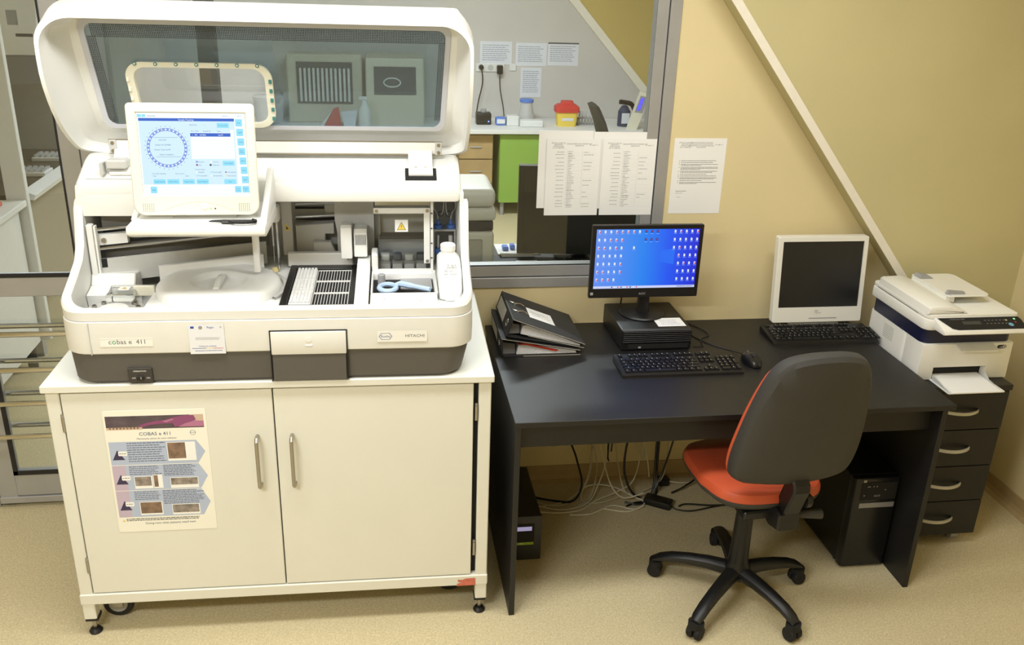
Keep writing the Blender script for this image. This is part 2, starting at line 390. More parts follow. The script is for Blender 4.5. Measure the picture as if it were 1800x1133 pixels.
for x in (0.030, CW-0.030):
    for y in (0.035, 0.72):
        f = MB().lathe([(0.0, 0), (0.020, 0.0), (0.021, 0.006), (0.014, 0.016), (0.006, 0.019), (0.0, 0.02)], (x, y, 0), 16).build('levelling_foot', M_black, cab)
        MB().cyl((x, y, 0.016), 0.0065, 0.04, 10).build('threaded_rod', M_steel, f)
        MB().box(x-0.02, x+0.02, y-0.02, y+0.02, 0.056, 0.068).build('end_cap', M_black, f)
for (x, y) in ((0.088, 0.115), (CW-0.125, 0.16), (0.125, 0.62), (CW-0.125, 0.62)):
    c = MB().lathe([(0.028, -0.012), (0.045, -0.013), (0.050, -0.008), (0.050, 0.008), (0.045, 0.013), (0.028, 0.012)], (x, y, 0.05), 24, 'y').build('caster_wheel', M_black, cab)
    MB().lathe([(0.006, -0.016), (0.030, -0.0135), (0.030, 0.0135), (0.006, 0.016)], (x, y, 0.05), 20, 'y').build('wheel_disc', M_pgrey, c)
    MB().box(x-0.017, x+0.017, y-0.022, y-0.017, 0.045, 0.125).box(x-0.017, x+0.017, y+0.017, y+0.022, 0.045, 0.125).box(x-0.03, x+0.03, y-0.03, y+0.03, 0.12, 0.130).build('fork', M_steel, c)
s = Sheet((1.222, 0.0075, 0.156), (1, 0, 0), (0, 0, -1), cab)
M_torn = mat('torn_label_red', rgb(206, 112, 92), 0.7, var=0.1, vscale=60)
s.poly([(0.004, 0.004), (0.02, 0.006), (0.03, 0.001), (0.064, 0.0), (0.065, 0.029), (0.0, 0.03), (0.003, 0.02), (0.02, 0.017), (0.006, 0.014)], M_torn, 'torn_label'); s.flush()

# poster on the left cabinet door
pt = thing('instruction_poster', 'laminated printed maintenance poster with purple glove photo and blue arrows on cabinet door', 'poster', (0.308, 0.0118, 0.40), frame=CAB)
M_lam = mat('laminate', rgb(240, 238, 226), 0.25, coat=0.3)
MB().prism(rrect(0.160, 0.458, 0.398, 0.824, 0.006, 3), 'y', 0.0108, 0.0118).build('sheet', M_lam, pt)
s = Sheet((0.160, 0.0108, 0.824), (1, 0, 0), (0, 0, -1), pt, 0.0002)
P_blue = mat('print_blue', rgb(178, 190, 214), 0.5); P_lil = mat('print_lilac', rgb(192, 176, 196), 0.5); P_dark = mat('print_indigo', rgb(58, 52, 84), 0.5)
P_pur = mat('print_purple', rgb(140, 74, 116), 0.5); P_purl = mat('print_purple_light', rgb(178, 116, 148), 0.5); P_tan = mat('print_tan', rgb(205, 180, 160), 0.5)
P_brown = mat('print_brown', rgb(128, 104, 86), 0.5, var=0.4, vscale=40); P_grey = mat('print_photo_grey', rgb(140, 130, 122), 0.5, var=0.5, vscale=50)
P_dusk = mat('print_photo_dusk', rgb(86, 74, 82), 0.5, var=0.3, vscale=25); P_txt = mat('print_text', rgb(92, 96, 118), 0.6); P_navy = mat('print_navy', rgb(70, 84, 122), 0.6)
s.rect(0.006, 0.018, 0.290, 0.062, P_dusk, 'photo_strip')
s.rect(0.006, 0.056, 0.11, 0.064, P_tan, 'photo_strip', 2); s.rect(0.25, 0.018, 0.290, 0.040, P_tan, 'photo_strip', 2)
for i in range(9): s.rect(0.014+i*0.010, 0.054, 0.020+i*0.010, 0.062, P_brown, 'photo_strip', 3)
s.poly([(0.10, 0.050), (0.125, 0.042), (0.15, 0.036), (0.18, 0.034), (0.20, 0.026), (0.235, 0.019), (0.262, 0.020), (0.268, 0.034), (0.252, 0.046), (0.22, 0.056), (0.205, 0.058), (0.20, 0.046), (0.165, 0.046), (0.13, 0.050), (0.105, 0.057)], P_pur, 'photo_glove', 4)
s.poly([(0.215, 0.058), (0.235, 0.047), (0.265, 0.038), (0.290, 0.040), (0.290, 0.058)], P_purl, 'photo_glove', 5)
s.poly([(0.17, 0.037), (0.20, 0.030), (0.205, 0.033), (0.18, 0.042)], P_purl, 'photo_glove', 5)
s.text('COBAS e 411', 0.145, 0.085, 0.0165, P_navy, 'poster_title', 'CENTER')
s.circ(0.255, 0.079, 0.0075, 0.0085, P_navy, 'poster_logo', 1, 20); s.text('Roche', 0.255, 0.0805, 0.006, P_navy, 'poster_logo', 'CENTER')
s.text('Mentenanta zilnica de catre utilizator', 0.148, 0.098, 0.0078, P_txt, 'poster_subtitle', 'CENTER')
rowsY = [(0.105, 0.185, P_blue), (0.187, 0.275, P_lil), (0.277, 0.372, P_lil)]
for i, (a, b, pm) in enumerate(rowsY):
    s.rect(0.006, a, 0.045, b, pm, 'arrow_band'); s.poly([(0.045, a), (0.262, a), (0.286, (a+b)/2), (0.262, b), (0.045, b)], P_blue, 'arrow_band')
    m_ = (a+b)/2
    s.poly([(0.012, m_+0.022), (0.048, m_+0.022), (0.028, m_-0.012)], P_dark, 'triangle_mark', 2)
    s.poly([(0.03+p, m_-0.008+q) for p, q in rrect(0, 0.026, 0, 0.016, 0.003, 2)], M_paper, 'triangle_tag', 3)
    s.line(0.033, m_-0.001, 0.053, 0.0022, P_txt, 'poster_text', 4)
s.para(0.058, 0.109, 0.172, 9, 0.0078, 0.0026, P_txt, 'poster_text', 2)
s.para(0.055, 0.191, 0.150, 5, 0.0066, 0.0024, P_txt, 'poster_text', 2); s.para(0.156, 0.189, 0.258, 7, 0.0058, 0.0024, P_txt, 'poster_text', 2)
s.para(0.060, 0.281, 0.140, 5, 0.0066, 0.0024, P_txt, 'poster_text', 2); s.para(0.145, 0.279, 0.270, 9, 0.0058, 0.0024, P_txt, 'poster_text', 2)
for (u0, v0, u1, v1, pm, frame_) in ((0.174, 0.110, 0.258, 0.175, P_brown, (0.03, 0.008)), (0.066, 0.226, 0.120, 0.270, P_grey, (0.004, 0.01)), (0.122, 0.222, 0.150, 0.270, P_brown, (0.014, 0.005)), (0.172, 0.234, 0.256, 0.272, P_grey, (0.002, 0.012)), (0.072, 0.318, 0.140, 0.366, P_brown, (0.003, 0.006)), (0.168, 0.330, 0.252, 0.368, P_grey, (0.003, 0.007))):
    s.rect(u0, v0, u1, v1, M_paper, 'inset_photo', 3); s.rect(u0+0.002, v0+0.002, u1-frame_[0], v1-frame_[1], pm, 'inset_photo', 4)
s.poly([(0.014, 0.388), (0.022, 0.388), (0.018, 0.379)], M_yel, 'warning_mark', 2)
s.para(0.026, 0.378, 0.25, 2, 0.0055, 0.0026, M_ink, 'poster_text', 2, 0.05)
s.text('Doing now what patients need next', 0.158, 0.400, 0.0105, P_navy, 'poster_slogan', 'CENTER'); s.flush()

# ------------------------------------------------------------------ analyzer
AN = thing('immunoassay_analyzer', 'white laboratory analyzer with raised lid and touchscreen on the cream cabinet', 'analyzer', (0.672, 0.38, CH), frame=CAB)
X0, X1, AY1 = 0.077, 1.267, 0.735
def plan(i, z, yf=0.0, rad=0.075, seg=7): return [(x, y, z) for x, y in rrect(X0+i, X1-i, yf+i, AY1-i, (rad, rad, 0.03, 0.03), seg)]
# charcoal skirt (tapers to the foot)
def plan2(a, b, yf, z, rad=0.07): return [(x, y, z) for x, y in rrect(a, b, yf, AY1-0.01, (rad, rad, 0.03, 0.03), 7)]
MB().rings([plan2(0.104, 1.222, 0.016, CH), plan2(0.090, 1.236, 0.006, CH+0.012), plan2(0.084, 1.256, 0.004, 1.012)]).build('charcoal_skirt', M_skin, AN)
M_panel = mat('panel_white', rgb(224, 223, 216), 0.45, var=0.01)
fp = MB().rings([plan(0.004, 1.012, 0.0), plan(0.001, 1.016, -0.002), plan(0.0, 1.060, -0.004), plan(0.0, 1.112, -0.002), plan(0.004, 1.1145, 0.0)], True, False).build('front_panel', M_panel, AN)
# seams
MB().box(0.1625, 0.1645, -0.006, 0.0, 1.013, 1.112).build('panel_seam', M_inner, fp)
fd = MB()
fd.box(0.668, 0.886, -0.009, 0.010, 1.004, 1.077, 0.003, 2)
fdo = fd.build('flap_door', M_panel, AN)
MB().box(0.669, 0.885, -0.005, 0.012, CH+0.002, 1.003, 0.002, 1).build('flap_lower', M_skin, fdo)
MB().box(0.664, 0.667, -0.0055, 0.005, CH+0.002, 1.080).box(0.887, 0.890, -0.0055, 0.005, CH+0.002, 1.080).box(0.664, 0.890, -0.0055, 0.005, 1.0775, 1.0805).build('flap_gap', M_blackm, fdo)
MB().lathe([(0.0085, -0.0105), (0.0085, -0.0085)], (0.777, 0, 1.052), 18, 'y').box(0.766, 0.788, -0.0105, -0.0085, 1.030, 1.036, 0.0015, 1).build('flap_marks', M_white, fdo)
# rim: rises to the back along both sides
def rimz(y):
    P = [(-1, 1.144), (0.02, 1.150), (0.06, 1.168), (0.15, 1.205), (0.215, 1.236), (0.245, 1.275), (0.262, 1.335), (0.28, 1.40), (2, 1.40)]
    for (a, za), (b, zb_) in zip(P, P[1:]):
        if a <= y <= b: return za+(zb_-za)*(y-a)/(b-a)
def rimloop(i, dz, fixed=None):
    L = []
    base = rrect(X0+i, X1-i, 0.0+i, 0.29, (0.075, 0.075, 0.0005, 0.0005), 7)
    # resample: left side down, front, right side up  (open loop)
    ys = [0.29-(0.29-0.075)*k/14 for k in range(15)]
    for y in ys: L.append((X0+i, y))
    for k in range(1, 8):
        a = PI+0.5*PI*k/8; r = 0.075-i*0.6; L.append((X0+i+r+r*math.cos(a), i+r+r*math.sin(a)))
    for k in range(0, 13): L.append((X0+0.075+(X1-X0-0.15)*k/12, i))
    for k in range(1, 8):
        a = 1.5*PI+0.5*PI*k/8; r = 0.075-i*0.6; L.append((X1-i-r+r*math.cos(a), i+r+r*math.sin(a)))
    for y in ys[::-1]: L.append((X1-i, y))
    return [(x, y, (rimz(y)+dz) if fixed is None else fixed) for x, y in L]
MB().rings([rimloop(0.002, 0, 1.1155), rimloop(0.0, -0.008), rimloop(0.004, 0.0), rimloop(0.020, 0.0), rimloop(0.026, -0.006), rimloop(0.027, 0, 1.05)], False, False, False).build('tray_rim', M_white, AN)
# deck inside the rim
dk = MB(); dk.box(0.30, 1.24, 0.022, 0.56, 1.10, 1.128); dk.box(0.10, 0.30, 0.022, 0.56, 1.05, 1.07)
dk.build('deck', M_white, AN)
MB().box(0.1045, 1.2395, 0.5605, 0.575, 1.05, 1.43).build('inner_back_wall', M_inner, AN)
for xs in (0.092, 1.240): MB().box(xs, xs+0.012, 0.28, 0.58, 1.05, 1.42).build('inner_side_wall', M_white, AN)
# hood
hoodp = [(0.285, 1.392), (0.282, 1.400), (0.284, 1.440), (0.292, 1.452), (0.40, 1.500), (0.44, 1.508), (0.70, 1.48), (0.735, 1.45), (0.735, 1.02), (0.60, 1.02), (0.60, 1.392)]
HD = MB().prism(hoodp, 'x', 0.085, 1.245, 0.018, 3).build('hood', M_white, AN)
MB().prism([(0.276, 1.350), (0.276, 1.392), (0.290, 1.440), (0.40, 1.468), (0.40, 1.350)], 'x', 0.083, 0.34, 0.008, 2).build('hood_step', M_white, AN)
MB().prism([(0.300, 1.458), (0.315, 1.462), (0.392, 1.497), (0.385, 1.462)], 'x', 0.115, 0.34).build('hood_ridge', M_white, AN)
MB().prism([(0.300, 1.4565), (0.298, 1.459), (0.352, 1.4835), (0.354, 1.481)], 'x', 1.070, 1.168).build('hinge_recess', M_blackm, HD)
# lid -------------------------------------------------------------
LP = [(0.47, 1.500), (0.38, 1.542), (0.285, 1.612), (0.225, 1.690), (0.192, 1.765), (0.186, 1.835), (0.194, 1.900), (0.206, 1.938)]
def along(P, t):
    ds = [math.dist(a, b) for a, b in zip(P, P[1:])]; tot = sum(ds); d = t*tot
    for (a, b, l) in zip(P, P[1:], ds):
        if d <= l or b is P[-1]: return [a[k]+(b[k]-a[k])*min(1, d/l) for k in range(len(a))]
        d -= l
LPs = [(p.x, p.y) for p in spline([(a, b, 0) for a, b in LP], 6)]
def loop2(x0, x1, t0, t1, rx, rt_, nseg=8, ns=10):
    """rounded rect in (x, t) with straight pieces subdivided"""
    out = []
    def corner(cx, ct, a0):
        for k in range(nseg+1):
            a = a0+0.5*PI*k/nseg; out.append((cx+rx*math.cos(a), ct+rt_*math.sin(a)))
    corner(x0+rx, t0+rt_, PI); 
    for k in range(1, ns): out.append((x0+rx+(x1-x0-2*rx)*k/ns, t0))
    corner(x1-rx, t0+rt_, 1.5*PI)
    for k in range(1, ns): out.append((x1, t0+rt_+(t1-t0-2*rt_)*k/ns))
    corner(x1-rx, t1-rt_, 0)
    for k in range(1, ns): out.append((x1-rx-(x1-x0-2*rx)*k/ns, t1))
    corner(x0+rx, t1-rt_, 0.5*PI)
    for k in range(1, ns): out.append((x0, t1-rt_-(t1-t0-2*rt_)*k/ns))
    return out
def onrim(x, t, dy=0, dz=0): y, z = along(LPs, t); return Vector((x, y+dy, z+dz))
PB, PT = (0.425, 1.594), (0.330, 1.910)
def onpane(x, t, d=0): return Vector((x+(x-0.681)*0.03*t, PB[0]+(PT[0]-PB[0])*t+d, PB[1]+(PT[1]-PB[1])*t))
rl = loop2(0.070, 1.270, 0, 1, 0.085, 0.14)
pl = loop2(0.163, 1.192, 0, 1, 0.026, 0.085)
R_ = [onrim(x, t) for x, t in rl]
Ri = [onrim(0.67+(x-0.67)*0.984, 0.02+t*0.955, 0.004) for x, t in rl]
P_ = [onpane(x, t) for x, t in pl]; Pb = [onpane(x, t, 0.012) for x, t in pl]
mid1 = [a.lerp(b, 0.35)+Vector((0, 0.035, 0)) + (a-Vector((0.67, 0.3, 1.72)))*0.035 for a, b in zip(Ri, P_)]
mid2 = [a.lerp(b, 0.75)+Vector((0, 0.032, 0)) + (a-Vector((0.67, 0.3, 1.72)))*0.02 for a, b in zip(Ri, P_)]
Pf = [p+Vector((0, -0.002, 0)) + (p-Vector((0.67, p.y, 1.745)))*0.012 for p in P_]
Oo = []; Ob = []
for (x, t), p, q in zip(rl, R_, P_):
    top = max(0, min(1, (t-0.80)/0.2)); low = max(0, 1-t/0.2)
    Oo.append(p+Vector(((x-0.67)*0.006, 0.050+0.03*top-0.02*low, 0.030*top+0.004*(1-low))))
    Ob.append(q+Vector(((q.x-0.67)*0.09, 0.075, 0.055*top-0.03*low)))
LD = MB().rings([P_, Pf, mid2, mid1, Ri, R_, Oo, Ob, Pb, P_], False, False).build('lid', M_white, AN)
# rings listed: inner wall, rim, outer skin, back
M_grom = mat('window_edge_grey', rgb(196, 198, 206), 0.4)
eo = [onpane(0.681+(x-0.681)*1.012, 0.5+(t-0.5)*1.035, -0.004) for x, t in pl]; ei = [onpane(0.681+(x-0.681)*0.982, 0.5+(t-0.5)*0.955, -0.004) for x, t in pl]
eib = [p+Vector((0, 0.006, 0)) for p in ei]
MB().rings([eo, ei, eib], False, False).build('window_edge', M_grom, LD)
# window pane with an opening for the screen
ho = loop2(0.262, 0.668, 0.02, 0.622, 0.045, 0.13)
po = [onpane(0.681+(x-0.681)*0.99, 0.5+(t-0.5)*0.99, 0.002) for x, t in pl]; ph = [onpane(x, t, 0.002) for x, t in ho]
MB().rings([po, ph, [p+Vector((0, 0.004, 0)) for p in ph], [p+Vector((0, 0.004, 0)) for p in po], po], False, False, True, False).build('lid_window', M_tint, LD)
# the fine dot screen printed along the window's border: rows of small dots
mesh_mb = MB(); M_dot = mat('dot_print', rgb(52, 56, 58), 0.6)
def dot(x, t):
    p = onpane(x, t, 0.0008); e = 0.0016
    mesh_mb.add([p+Vector((-e, 0, -e)), p+Vector((e, 0, -e)), p+Vector((e, 0, e)), p+Vector((-e, 0, e))], [(0, 1, 2, 3)])
for k in range(9):
    for i in range(200): dot(0.19+i*0.005, 0.985-k*0.0155)
for i in range(50):
    for k in range(5): dot(1.186-k*0.005, 0.10+i*0.0155); dot(0.176+k*0.005, 0.05+i*0.0165)
do_ = mesh_mb.build('dot_screen', M_dot, LD); do_['kind'] = 'stuff'
# cream frame around that opening, with clips
fo = loop2(0.256, 0.674, 0.005, 0.636, 0.050, 0.15); fi = loop2(0.278, 0.652, 0.055, 0.588, 0.036, 0.11)
A = [onpane(x, t, -0.012) for x, t in fo]; B = [onpane(x, t, -0.012) for x, t in fi]
OF = MB().rings([A, B, [p+Vector((0, 0.018, 0)) for p in B], [p+Vector((0, 0.018, 0)) for p in A], A], False, False).build('opening_frame', M_cream, LD)
for k in range(7):
    c = onpane(0.290+k*0.0575, 0.620, -0.014); MB().lathe([(0.0055, 0), (0.0055, 0.003)], c, 12, 'y').build('clip', M_teal, OF); MB().lathe([(0.0028, -0.001), (0.0028, 0.002)], c, 10, 'y').build('clip_pin', M_white, OF)
for k in range(5):
    c = onpane(0.668, 0.47-k*0.092, -0.014); MB().box(c.x-0.005, c.x+0.004, c.y-0.002, c.y+0.003, c.z-0.006, c.z+0.006, 0.001, 1).build('clip', M_teal, OF)
    c2 = onpane(0.2605, 0.47-k*0.092, -0.014); MB().box(c2.x-0.004, c2.x+0.004, c2.y-0.002, c2.y+0.003, c2.z-0.006, c2.z+0.006, 0.001, 1).build('clip', M_cream, OF)
# hinge bar and plates
HB = MB().box(0.170, 1.185, 0.402, 0.42, 1.518, 1.556, 0.002, 1).build('hinge_bar', M_white, LD)
MB().box(0.166, 1.19, 0.400, 0.404, 1.5135, 1.5175).box(0.166, 1.19, 0.4015, 0.4045, 1.5565, 1.559).build('hinge_bar_edge', M_steel, HB)
for x in (0.178, 1.178):
    MB().box(x-0.011, x+0.011, 0.397, 0.402, 1.516, 1.557, 0.001, 1).build('screw_plate', M_inner, HB)
    for z in (1.524, 1.548): MB().lathe([(0.0055, 0.3955), (0.0055, 0.398)], (x, 0, z), 12, 'y').build('screw', M_steel, HB)
for x in (0.22, 1.119):
    hp_ = MB().prism([(0.316, 1.466), (0.314, 1.472), (0.385, 1.512), (0.398, 1.530), (0.404, 1.528), (0.392, 1.500)], 'x', x-0.038, x+0.038).build('hinge_plate', M_white, LD)
    for dx_ in (-0.016, 0.016): MB().lathe([(0.0055, 0.0), (0.0045, 0.003)], (x+dx_, 0.345, 1.488), 10, 'z').build('screw', M_inner, hp_)
MB().box(0.16, 0.17, 0.30, 0.33, 1.470, 1.505).box(0.175, 0.235, 0.31, 0.36, 1.485, 1.512, 0.004, 1).build('left_latch', M_inner, LD)

# touchscreen on its shelf ------------------------------------------
SHF = MB()
SHF.prism([(0.022, 1.364), (0.020, 1.372), (0.024, 1.384), (0.032, 1.387), (0.285, 1.392), (0.285, 1.345), (0.045, 1.352)], 'x', 0.292, 0.672, 0.006, 2)
SH = SHF.build('screen_shelf', M_white, AN)
# swept side cheeks of the shelf
MB().prism([(0.062, 1.384), (0.075, 1.400), (0.285, 1.50), (0.285, 1.384)], 'x', 0.652, 0.672, 0.006, 2).build('shelf_cheek', M_white, SH)
MB().prism([(0.10, 1.384), (0.12, 1.395), (0.285, 1.44), (0.285, 1.384)], 'x', 0.286, 0.304, 0.005, 2).build('shelf_cheek', M_white, SH)
MB().box(0.40, 0.58, 0.118, 0.24, 1.388, 1.406, 0.002, 1).build('screen_foot', M_inner, SH)
MB().box(0.594, 0.614, 0.26, 0.282, 1.17, 1.345, 0.004, 2).build('shelf_leg', M_white, SH)
# the monitor leans back a little: local axes on its face
mo = Vector((0.304, 0.088, 1.402)); mx_ = Vector((1, 0.02, 0)).normalized(); mz_ = Vector((0, 0.10, 1)).normalized(); mn = mx_.cross(mz_)*-1  # mn points to the viewer
def ms(u, v, d=0): return mo+mx_*u+mz_*v-mn*(-d) if False else mo+mx_*u+mz_*v+mn*d
MW, MH = 0.345, 0.312
body = MB()
o1 = rrect(0, MW, 0, MH, (0.03, 0.03, 0.012, 0.012), 5)
def sc_(L, k, c=(MW/2, MH/2)): return [(c[0]+(u-c[0])*k, c[1]+(v-c[1])*k) for u, v in L]
# viewer side is negative mn or positive? make mn point to -y
if mn.y > 0: mn = -mn
def ms(u, v, d=0): return mo+mx_*u+mz_*v+mn*d
sco = rrect(0.0235, 0.3235, 0.0545, 0.2885, 0.002, 5); scb = rrect(0.028, 0.319, 0.058, 0.285, 0.001, 5)
body.rings([[ms(u, v, -0.05) for u, v in sc_(o1, 0.80)], [ms(u, v, -0.045) for u, v in sc_(o1, 0.88)], [ms(u, v, -0.022) for u, v in sc_(o1, 0.985)], [ms(u, v, -0.004) for u, v in o1], [ms(u, v, 0) for u, v in sc_(o1, 0.985)], [ms(u, v, 0.0005) for u, v in sco], [ms(u, v, -0.005) for u, v in scb]], True, False)
TS = body.build('touchscreen', M_cream, AN)
MB().rings([[ms(u, v, -0.0045) for u, v in rrect(0.0265, 0.3205, 0.0565, 0.2865, 0.001, 3)], [ms(u, v, -0.0052) for u, v in rrect(0.0265, 0.3205, 0.0565, 0.2865, 0.001, 3)]]).build('screen_surround', M_blackm, TS)
S_bg = screen_mat('screen_pale_blue', rgb(205, 232, 250), 1.0); S_wh = screen_mat('screen_white', rgb(240, 250, 255), 1.0)
S_bl = screen_mat('screen_blue', rgb(30, 92, 196), 1.0); S_bt = screen_mat('screen_button_cyan', rgb(140, 218, 245), 1.0); S_rg = screen_mat('screen_ring_blue', rgb(120, 150, 222), 1.0)
S_tx = screen_mat('screen_text_navy', rgb(50, 84, 120), 1.0); S_bk = screen_mat('screen_black', rgb(20, 20, 60), 1.0); S_yl = screen_mat('screen_yellow', rgb(236, 216, 150), 1.0); S_mg = screen_mat('screen_magenta', rgb(150, 60, 130), 1.0)
s = Sheet(ms(0.028, 0.285, -0.0043), mx_, -mz_, TS, 0.00012)
SW, SHt = 0.291, 0.227
fx = lambda px: (px-105)/(1115-105)*SW      # helper: zoomed screen pixels to metres
fy = lambda py: (py-95)/(815-95)*SHt
def rct(a, b, c, d, m, k, l=1): s.rect(fx(a), fy(b), fx(c), fy(d), m, k, l)
rct(105, 95, 1115, 815, S_wh, 'display')
rct(120, 140, 1010, 165, S_bl, 'title_bar', 2); s.text('Sample Tracking', fx(560), fy(160), 0.0062, S_wh, 'screen_lettering', 'CENTER', 4)
rct(120, 165, 1010, 722, S_bg, 'display_panel', 2)
s.text('Stand-by', fx(205), fy(127), 0.0062, S_tx, 'screen_lettering'); s.text('20:51', fx(1040), fy(124), 0.0055, S_rg, 'screen_lettering'); s.text('Admin', fx(900), fy(124), 0.0055, S_rg, 'screen_lettering')
rct(112, 108, 150, 132, S_bt, 'display_button', 2); rct(154, 108, 188, 132, S_bt, 'display_button', 2)
cu, cv, R1, R2 = fx(365), fy(398), 0.0545, 0.0465
s.circ(cu, cv, R2, R1, S_rg, 'disk_ring', 3, 48)
for k in range(30):
    a = 2*PI*k/30-PI/2; s.disc(cu+0.0505*math.cos(a), cv+0.0505*math.sin(a), 0.0024, S_yl if k == 29 else S_wh, 'disk_position', 4, 10)
    s.rect(cu+0.0592*math.cos(a)-0.0010, cv+0.0592*math.sin(a)-0.0008, cu+0.0592*math.cos(a)+0.0010, cv+0.0592*math.sin(a)+0.0008, S_tx, 'disk_number', 3)
for (a, b, t_) in ((330, 335, 'S.No 001'), (330, 378, 'Sample ID A57865'), (320, 420, 'Sample Type Ser/Pl'), (355, 462, 'Status Complete')): s.text(t_, fx(a), fy(b), 0.0056, S_tx, 'screen_lettering', 'CENTER', 3)
s.rect(fx(250), fy(306), fx(470), fy(308), S_tx, 'screen_rule', 3); s.rect(fx(255), fy(476), fx(485), fy(478), S_tx, 'screen_rule', 3)
s.text('Disk No.', fx(590), fy(203), 0.0056, S_tx, 'screen_lettering', l=3); s.text('1', fx(728), fy(203), 0.0056, S_tx, 'screen_lettering', l=3)
rct(590, 236, 1000, 495, S_wh, 'display_table', 3); rct(590, 236, 968, 264, S_bg, 'display_table_head', 4); rct(590, 268, 968, 298, S_bl, 'display_row', 4)
s.text('1   001   A57865                     Ser/Pl', fx(606), fy(290), 0.0056, S_wh, 'screen_lettering', l=5)
s.text('Pos  S.No.        Sample ID            Type', fx(600), fy(256), 0.005, S_tx, 'screen_lettering', l=5)
def btn(a, b, c, d, t_='', sz=0.0048): 
    s.poly([(fx(a)+p, fy(b)+q) for p, q in rrect(0, fx(c)-fx(a), 0, fy(d)-fy(b), 0.0018, 2)], S_bt, 'display_button', 3)
    for i, ln in enumerate(t_.split('|')): s.text(ln, fx((a+c)/2), fy((b+d)/2)+0.0016+(i-(len(t_.split('|'))-1)/2)*0.005, sz, S_tx, 'screen_lettering', 'CENTER', 4)
btn(845, 178, 958, 222, 'Current Disk'); btn(876, 512, 990, 555, 'Time Detail')
for a, t_ in ((212, 'Sample Search'), (340, 'Search Next'), (486, 'Sample Scan'), (618, 'Status Report'), (880, 'Clear')): btn(a, 675, a+114, 719, t_)
for i, t_ in enumerate(('Stop', 'Logoff', 'S.Stop', 'Run|Mode', 'Alarm', 'Print', 'Start')): btn(1020+i*5, 145+i*84, 1084+i*5, 208+i*84, t_)
btn(178, 742, 238, 800, 'Help'); btn(978, 738, 1040, 796, 'Print|Screen', 0.004); btn(1050, 738, 1113, 796, 'Restore|Win', 0.004)
rct(240, 745, 972, 798, S_wh, 'display_message', 3)
for a, b, sm_, t_ in ((624, 512, S_rg, 'Routine'), (760, 512, S_wh, 'Control'), (624, 540, S_mg, 'Stat'), (752, 540, S_bk, 'Calibrator')):
    rct(a, b, a+18, b+16, sm_, 'legend_mark', 3); s.text(t_, fx(a+24), fy(b+14), 0.0048, S_tx, 'screen_lettering', l=3)
s.text('Position Status', fx(612), fy(593), 0.0045, S_tx, 'screen_lettering', l=3)
for a, b, sm_, t_ in ((620, 612, S_wh, 'Empty(E)'), (756, 612, S_bt, 'Processing(P)'), (895, 612, S_mg, 'Incomplete(I)'), (620, 644, S_bt, 'Occupied(O)'), (756, 644, S_wh, 'Completed(C)'), (898, 644, S_yl, 'Stop S(C)(S)')):
    s.disc(fx(a+6), fy(b), 0.0022, sm_, 'legend_mark', 3, 8); s.text(t_, fx(a+18), fy(b+5), 0.0046, S_tx, 'screen_lettering', l=3)
s.text('Currently Sampling', fx(202), fy(630), 0.0048, S_tx, 'screen_lettering', l=3); s.text('S.No.', fx(208), fy(652), 0.0048, S_tx, 'screen_lettering', l=3); s.text('Last result at', fx(420), fy(630), 0.0048, S_tx, 'screen_lettering', l=3); s.text('18:41', fx(512), fy(652), 0.0048, S_tx, 'screen_lettering', l=3)
s.flush()
# button, leds, curved line, speaker holes
MB().rings([[ms(0.193+0.0085*k*math.cos(2*PI*i/18), 0.026+0.0085*k*math.sin(2*PI*i/18), d) for i in range(18)] for k, d in ((1.12, 0.0002), (1.0, 0.003), (0.8, 0.0035))]).build('power_button', M_white, TS)
s = Sheet(ms(0, 0, 0.0006), mx_, mz_, TS, 0.0002)
s.n = mn.copy()
M_gr = mat('led_green', rgb(120, 190, 90), 0.4, emit=rgb(120, 190, 90), estr=0.4); M_dk = mat('led_dark', rgb(90, 40, 44), 0.4)
s.disc(0.210, 0.019, 0.0022, M_gr, 'led'); s.disc(0.222, 0.019, 0.0022, M_dk, 'led')
for u0 in (0.026, 0.289):
    for i in range(6):
        for j in range(6): s.disc(u0+i*0.0056, 0.012+j*0.0042, 0.0011, M_blackm, 'speaker_holes', 1, 6)
arc = [(0.075+0.20*k/30, 0.012+0.026*math.sin(PI*k/30)) for k in range(31)]
for a, b in zip(arc, arc[1:]): s.poly([(a[0], a[1]), (b[0], b[1]), (b[0], b[1]+0.0009), (a[0], a[1]+0.0009)], M_inner, 'chin_line')
s.flush()
# stylus on the shelf
st = thing('stylus', 'black stylus pen with coiled cord lying on the white screen shelf', 'pen', (0.55, 0.050, 1.3895), frame=CAB)
MB().tube([(0.512, 0.058, 1.3930), (0.522, 0.058, 1.394), (0.552, 0.057, 1.3945), (0.632, 0.056, 1.3945)], [0.0015, 0.003, 0.0045, 0.0045], 10).build('pen_body', M_black, st)
MB().box(0.548, 0.583, 0.044, 0.053, 1.3892, 1.3952, 0.002, 1).build('pen_holder', M_black, st)
coil = []
cp = spline([(0.568, 0.050, 1.395), (0.582, 0.037, 1.3945), (0.606, 0.032, 1.3945), (0.632, 0.036, 1.3945), (0.645, 0.048, 1.3945), (0.632, 0.056, 1.396)], 30)
for i, p in enumerate(cp):
    a = i*1.05; coil.append((p[0], p[1]+0.0042*math.cos(a), p[2]+0.0015+0.0035*math.sin(a)))
MB().tube(coil, 0.0017, 5).build('coiled_cord', M_black, st)

# ---- inside of the analyzer
def lean(mb, a, b, w, h, z0, z1=None): return mb
